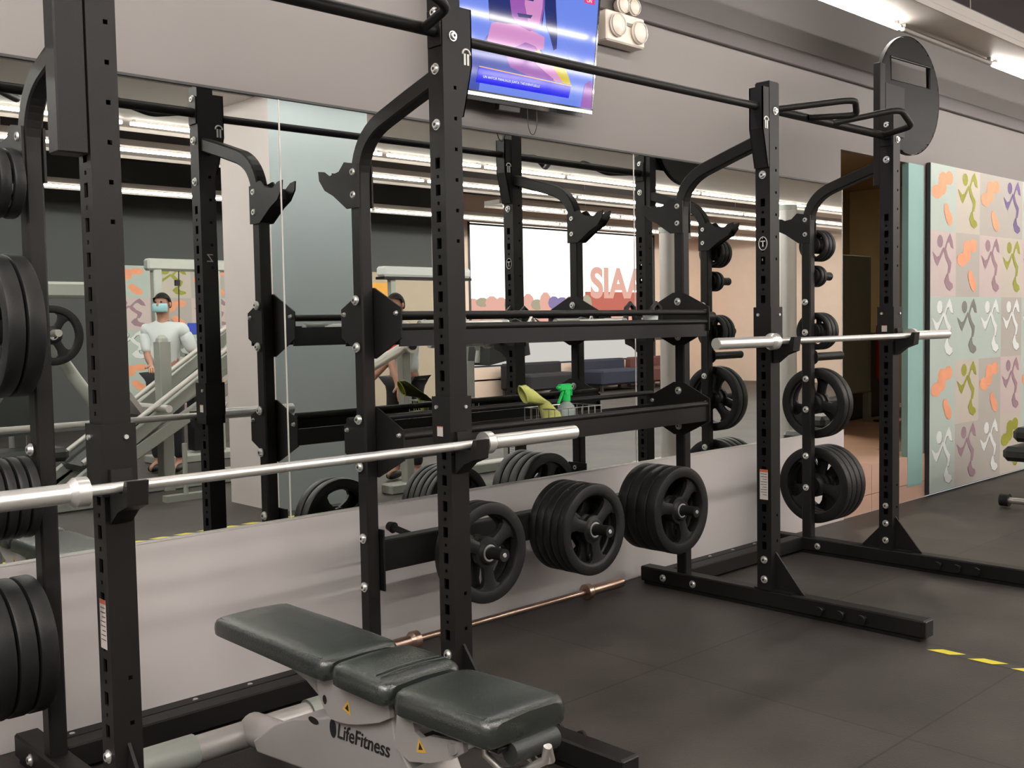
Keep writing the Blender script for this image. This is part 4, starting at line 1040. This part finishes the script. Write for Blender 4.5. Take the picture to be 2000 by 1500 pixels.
    for a in (-.030, .030): c = fr((a, .088, .02)); m.ball(c, .010, 10)
    m.build('eyes', 'ink', t, True)
    m = MB(); c = fr((0, .098, -.012)); m.ball(c, .015, 10, (1,1.1,1.5)); m.build('nose', 'skin', t, True)
    for a in (-.080, .080):
        m = MB(); m.ball(fr((a, 0, -.005)), .02, 10, (.6,.8,1.3)); m.build('ear', 'skin', t, True)
    if mask:
        m = MB(); V = []; 
        for i in range(6):
            for k in range(9):
                a = -1.15+2.3*k/8; z = .005-.085*i/5; rr = 1+.10*math.sin(PI*i/5)
                V.append(fr((.082*math.sin(a)*rr*.98, .092*math.cos(a)*rr+.012, z)))
        m.add(V, [(i*9+k, i*9+k+1, (i+1)*9+k+1, (i+1)*9+k) for i in range(5) for k in range(8)]); o = m.build('face_mask', 'mask_blue', t, True); q = o.modifiers.new('s', 'SOLIDIFY'); q.thickness = .003
    else:
        m = MB(); m.ball(fr((0, .094, -.052)), .018, 10, (1.2,.5,.4)); m.build('mouth', 'red', t, True)
    return t
person('person in white t-shirt and pale blue face mask behind the leg press in the mirror', (4.46, -5.95, 0), (-.75, .66), (4.22, -5.72, 1.02), (4.44, -5.62, 1.02), 'shirt_white', 'shirt_white', scale=.97)
person('person in white shirt with red sleeves reaching down beside the pillar in the mirror', (5.62, -3.75, 0), (-.9, .4), (5.28, -3.40, .84), (5.14, -3.68, .84), 'shirt_white', 'shirt_red', lean=(-.15, .05), scale=.93, mask=False)

# ------------------------------------------------------------------ machines across the room (seen in the mirror)
def bar(m, a, b, w_=.07, h=.09, side=None):
    a = Vector(a); b = Vector(b); d = (b-a).normalized()
    sd = side or (d.cross(Vector((0,0,1))) if abs(d.z) < .95 else Vector((1,0,0)))
    m.sweep([a, b], w_, h, tuple(sd))
def leg_press():
    t = thing('leg_press_machine', 'silver leg press machine with long slanted rails, seen in the mirror', 'exercise machine', (3.9, -4.9, 0))
    for y in (-4.62, -5.12):
        for dz in (0, .30):
            m = MB(); bar(m, (3.05, y, .14-dz*.2), (4.85, y, 1.42-dz), .06, .10, (0,1,0)); m.build('slanted_rail', 'machine_grey', t)
        m = MB(); m.cyl((3.10, y+.09, .34), (4.70, y+.09, 1.42), .022, n=14); m.build('guide_rod', 'chrome', t, True)
    for x, zt in ((3.93, 1.25), (4.80, 1.50)):
        m = MB(); bar(m, (x, -4.87, 0), (x, -4.87, zt), .10, .12); m.ball((x, -4.87, zt), .062, 12, (.85,1,1)); m.build('post', 'machine_grey', t)
    m = MB(); m.box(3.0, 4.8, -4.92, -4.82, 0, .09, .01); m.box(3.1, 3.2, -5.2, -4.55, 0, .09, .01); m.box(4.6, 4.7, -5.2, -4.55, 0, .09, .01); m.build('base', 'machine_grey', t)
    d = Vector((1.8, 0, 1.28)).normalized(); u = Vector((-d.z, 0, d.x))
    c = Vector((3.65, -4.87, .66)); m = MB(); m.prism([c-u*.05+Vector((0,y,0))+u*h for y, h in ((-.2,-.15),(.2,-.15),(.2,.4),(-.2,.4))], 0, d*.04); m.build('foot_plate', 'silver_paint', t)
    m = MB(); m.cyl((3.75, -5.38, .72), (3.75, -4.40, .72), .03, n=14); m.build('weight_horn', 'chrome', t, True)
    m = MB(); c = Vector((3.30, -4.87, .42)); m.prism([c+Vector((0,y,0))+d*a for y, a in ((-.22,-.2),(.22,-.2),(.22,.55),(-.22,.55))], 0, -u*.08); m.build('back_pad', 'leather_dark', t)
    m = MB(); m.box(3.62, 4.0, -4.3, -4.22, 0, .05); m.cyl((3.8, -4.26, .05), (3.8, -4.26, .45), .02, n=12); m.build('side_stop', 'machine_grey', t)
leg_press()
def plate_machine():
    t = thing('chest_press_machine', 'silver plate loaded chest press machine left of the leg press, seen in the mirror', 'exercise machine', (2.7, -4.4, 0))
    m = MB(); m.box(2.56, 2.66, -4.5, -4.4, 0, 1.72, .01); m.box(2.45, 3.4, -4.55, -4.38, 1.60, 1.72, .02); m.box(2.2, 3.4, -4.5, -4.4, 0, .09, .01); m.build('upright_frame', 'machine_grey', t)
    m = MB(); m.tube([(2.62, -4.28, 1.62), (2.75, -4.26, 1.34), (2.95, -4.2, 1.0), (3.12, -4.2, .75)], .045, 14); m.build('press_arm', 'machine_grey', t, True)
    m = MB(); m.cyl((2.76, -4.30, 1.34), (2.76, -3.98, 1.34), .026, n=14); m.build('weight_horn', 'steel', t, True)
    m = MB(); m.prism([(2.26,-4.35,.62),(2.62,-4.35,1.12),(2.70,-4.35,1.06),(2.78,-4.35,.62)], 0, (0,.12,0)); m.build('back_pad', 'leather_dark', t)
    m = MB(); m.box(2.35, 2.85, -4.45, -4.1, .42, .52, .03); m.build('seat_pad', 'leather_dark', t)
plate_machine()
plate(.215, .045, (2.76, -4.10, 1.325), 'y', 'black weight plate on the machine in the mirror left of the leg press', 'weight plates on the chest press machine', roll=.5)
def cable_machine():
    t = thing('cable_machine', 'pale cable machine with a tall frame behind the masked person, seen in the mirror', 'exercise machine', (5.0, -6.6, 0))
    for x in (4.66, 5.30):
        m = MB(); m.box(x, x+.09, -6.65, -6.55, 0, 2.05, .01); m.build('post', 'machine_grey', t)
    m = MB(); m.box(4.6, 5.5, -6.66, -6.54, 1.95, 2.07, .02); m.build('top_beam', 'machine_grey', t)
    m = MB(); m.box(4.6, 5.5, -6.8, -6.4, 0, .08, .01); m.build('base', 'machine_grey', t)
    m = MB(); m.cyl((4.95, -6.6, 2.0), (4.93, -6.6, 1.3), .006, n=8); m.cyl((4.93, -6.6, 1.86), (4.93, -6.6, 1.80), .03, n=12); m.build('cable', 'black_plastic', t, True)
    m = MB(); m.box(5.02, 5.28, -6.68, -6.52, .1, 1.1, .01); m.build('weight_stack', 'rack_dark', t)
    m = MB(); m.box(4.98, 5.32, -6.515, -6.50, 1.30, 1.42, .003); m.build('blue_placard', 'blue_sign', t)
cable_machine()
def lever_machine():
    t = thing('row_machine', 'silver lever machine with a slanted arm beside the pillar, seen in the mirror', 'exercise machine', (5.1, -3.2, 0))
    m = MB(); m.cyl((4.80, -3.15, 1.02), (5.20, -3.18, 1.19), .042, n=18); m.cyl((5.20, -3.20, 1.19), (5.20, -3.10, 1.19), .06, n=20); m.build('lever_arm', 'steel', t, True)
    m = MB(); m.cyl((5.20, -3.10, 1.19), (5.20, -3.085, 1.19), .035, n=18); m.build('pivot_cap', 'rack_dark', t, True)
    m = MB(); bar(m, (5.22, -3.22, 0), (5.20, -3.22, 1.18), .08, .08); m.box(5.0, 5.6, -3.3, -3.15, 0, .08, .01); m.build('frame', 'machine_grey', t)
lever_machine()
def curl_machine():
    t = thing('arm_curl_machine', 'grey machine with a black angled pad seen in the mirror below the bright window', 'exercise machine', (6.3, -3.6, 0))
    m = MB(); bar(m, (6.22, -3.6, 0), (6.22, -3.6, 1.02), .09, .09); m.box(5.9, 6.9, -3.68, -3.5, 0, .09, .01); m.tube([(6.18,-3.6,1.0),(6.2,-3.6,1.15),(6.28,-3.6,1.24),(6.36,-3.6,1.12),(6.34,-3.6,1.0)], .03, 10); m.build('frame', 'machine_grey', t)
    m = MB(); m.prism([(6.34,-3.8,.98),(6.36,-3.8,1.27),(6.82,-3.8,1.30),(6.86,-3.8,1.06)], 0, (0,.36,0)); m.build('arm_pad', 'leather_dark', t)
    m = MB(); m.box(6.5, 6.9, -3.75, -3.42, .5, .58, .02); m.build('seat_pad', 'leather_dark', t)
    m = MB(); m.box(6.66, 6.74, -3.62, -3.54, .09, .5); m.build('seat_post', 'machine_grey', t)
curl_machine()
def tower(x, y, h, r, label):
    t = thing('cable_tower', label, 'exercise machine', (x, y, 0))
    m = MB(); m.cyl((x, y, .08), (x, y, h-.05), r, n=28); m.build('round_shroud', 'silver_paint', t, True)
    m = MB(); m.box(x-.25, x+.25, y-.25, y+.25, 0, .08, .01); m.build('base', 'machine_grey', t)
    m = MB(); m.cyl((x, y, h-.05), (x, y, h), r*1.08, n=28); m.box(x+r*.5, x+r+.25, y-.02, y+.02, h-.09, h-.04); m.build('top_cap', 'machine_grey', t)
tower(9.55, -2.36, 2.52, .085, 'tall silver round machine column nearer the doorway, seen in the mirror')
tower(7.55, -2.36, 2.19, .075, 'shorter silver round machine column behind the far rack, seen in the mirror')
# pieces along the back wall
t = thing('treadmill_canopy', 'pale wide machine head with dark lower edge against the beige wall in the mirror', 'exercise machine', (8.9, -7.9, 0))
m = MB(); m.box(8.45, 10.0, -8.0, -7.8, 2.02, 2.16, .03); m.build('head_beam', 'white_print', t)
m = MB(); m.box(8.45, 10.0, -8.0, -7.8, 1.985, 2.02); m.build('lower_edge', 'rack_dark', t)
for x in (8.6, 9.8):
    m = MB(); m.box(x, x+.08, -7.94, -7.86, 0, 1.985); m.build('post', 'machine_grey', t)
m = MB(); m.box(9.95, 10.9, YB, YB+.015, 1.62, 2.10); tag(m.build('poster', 'orange_poster', None, org=(10.4, YB, 1.86)), 'orange poster on the beige back wall, seen in the mirror', 'poster')
for i, (x, wd, mt) in enumerate(((13.3, 1.5, 'trousers'), (15.3, 1.4, 'sofa_blue'), (16.9, 1.2, 'sofa_red'))):
    m = MB(); m.box(x, x+wd, YB+.35, YB+1.0, .12, .42, .04); m.box(x, x+wd, YB+.2, YB+.4, .12, .62, .04)
    t = thing('sofa', ('black low sofa', 'dark blue low sofa', 'dark red low sofa')[i]+' under the bright street window, seen in the mirror', 'sofa', (x+wd/2, YB+.6, 0)); m.build('cushioned_body', mt, t)
    m = MB(); [m.box(a, a+.05, b, b+.05, 0, .12) for a in (x+.03, x+wd-.08) for b in (YB+.25, YB+.9)]; m.build('feet', 'dark_trim', t)
m = MB(); m.lathe([(0,0),(.22,0),(.22,.02),(0,.03)], 24, c=(9.0, 2.2, 2.87)); lo = m.build('back_room_fill_lamp', 'led_fill_door' if 'led_fill_door' in M else mat('led_fill_door', (1,.9,.7), .5, emit=(1,.85,.6), es=110).name, None, True, org=(9.0, 2.2, 2.87)); tag(lo, 'unseen warm lamp added in the back room to brighten the doorway interior', 'ceiling light')  # added lamp, out of view, lifts the dark doorway interior

t = thing('bar_collar', 'black spring collar resting behind the foot of the far rack', 'bar collar', (5.21, -.21, .03))
m = MB()
for k in range(3): m.tube([(5.21+.032*math.cos(a*PI/8), -.21+.012*k, .066+.032*math.sin(a*PI/8)) for a in range(16)], .005, 6, closed=True)
m.box(5.205, 5.215, -.216, -.18, .03, .036); m.build('spring_coil', 'black_plastic', t, True)
for q in (-1, 1):
    m = MB(); m.tube([(5.21+q*.02, -.20, .095), (5.21+q*.05, -.20, .135)], .008, 8); m.build('grip_tab', 'black_plastic', t, True)
t = thing('exercise_ball', 'yellow exercise ball on the floor seen in the mirror through the plates by the doorway', 'exercise ball', (11.3, -3.0, 0))
m = MB(); m.ball((11.3, -3.0, .22), .22, 28)
for k in range(7):
    z = .22*math.cos(PI*(k+1)/8); r = .2205*math.sin(PI*(k+1)/8); m.tube([(11.3+r*math.cos(a*PI/16), -3.0+r*math.sin(a*PI/16), .22+z) for a in range(32)], .003, 5, closed=True)
m.build('ribbed_ball', 'yellow', t, True)
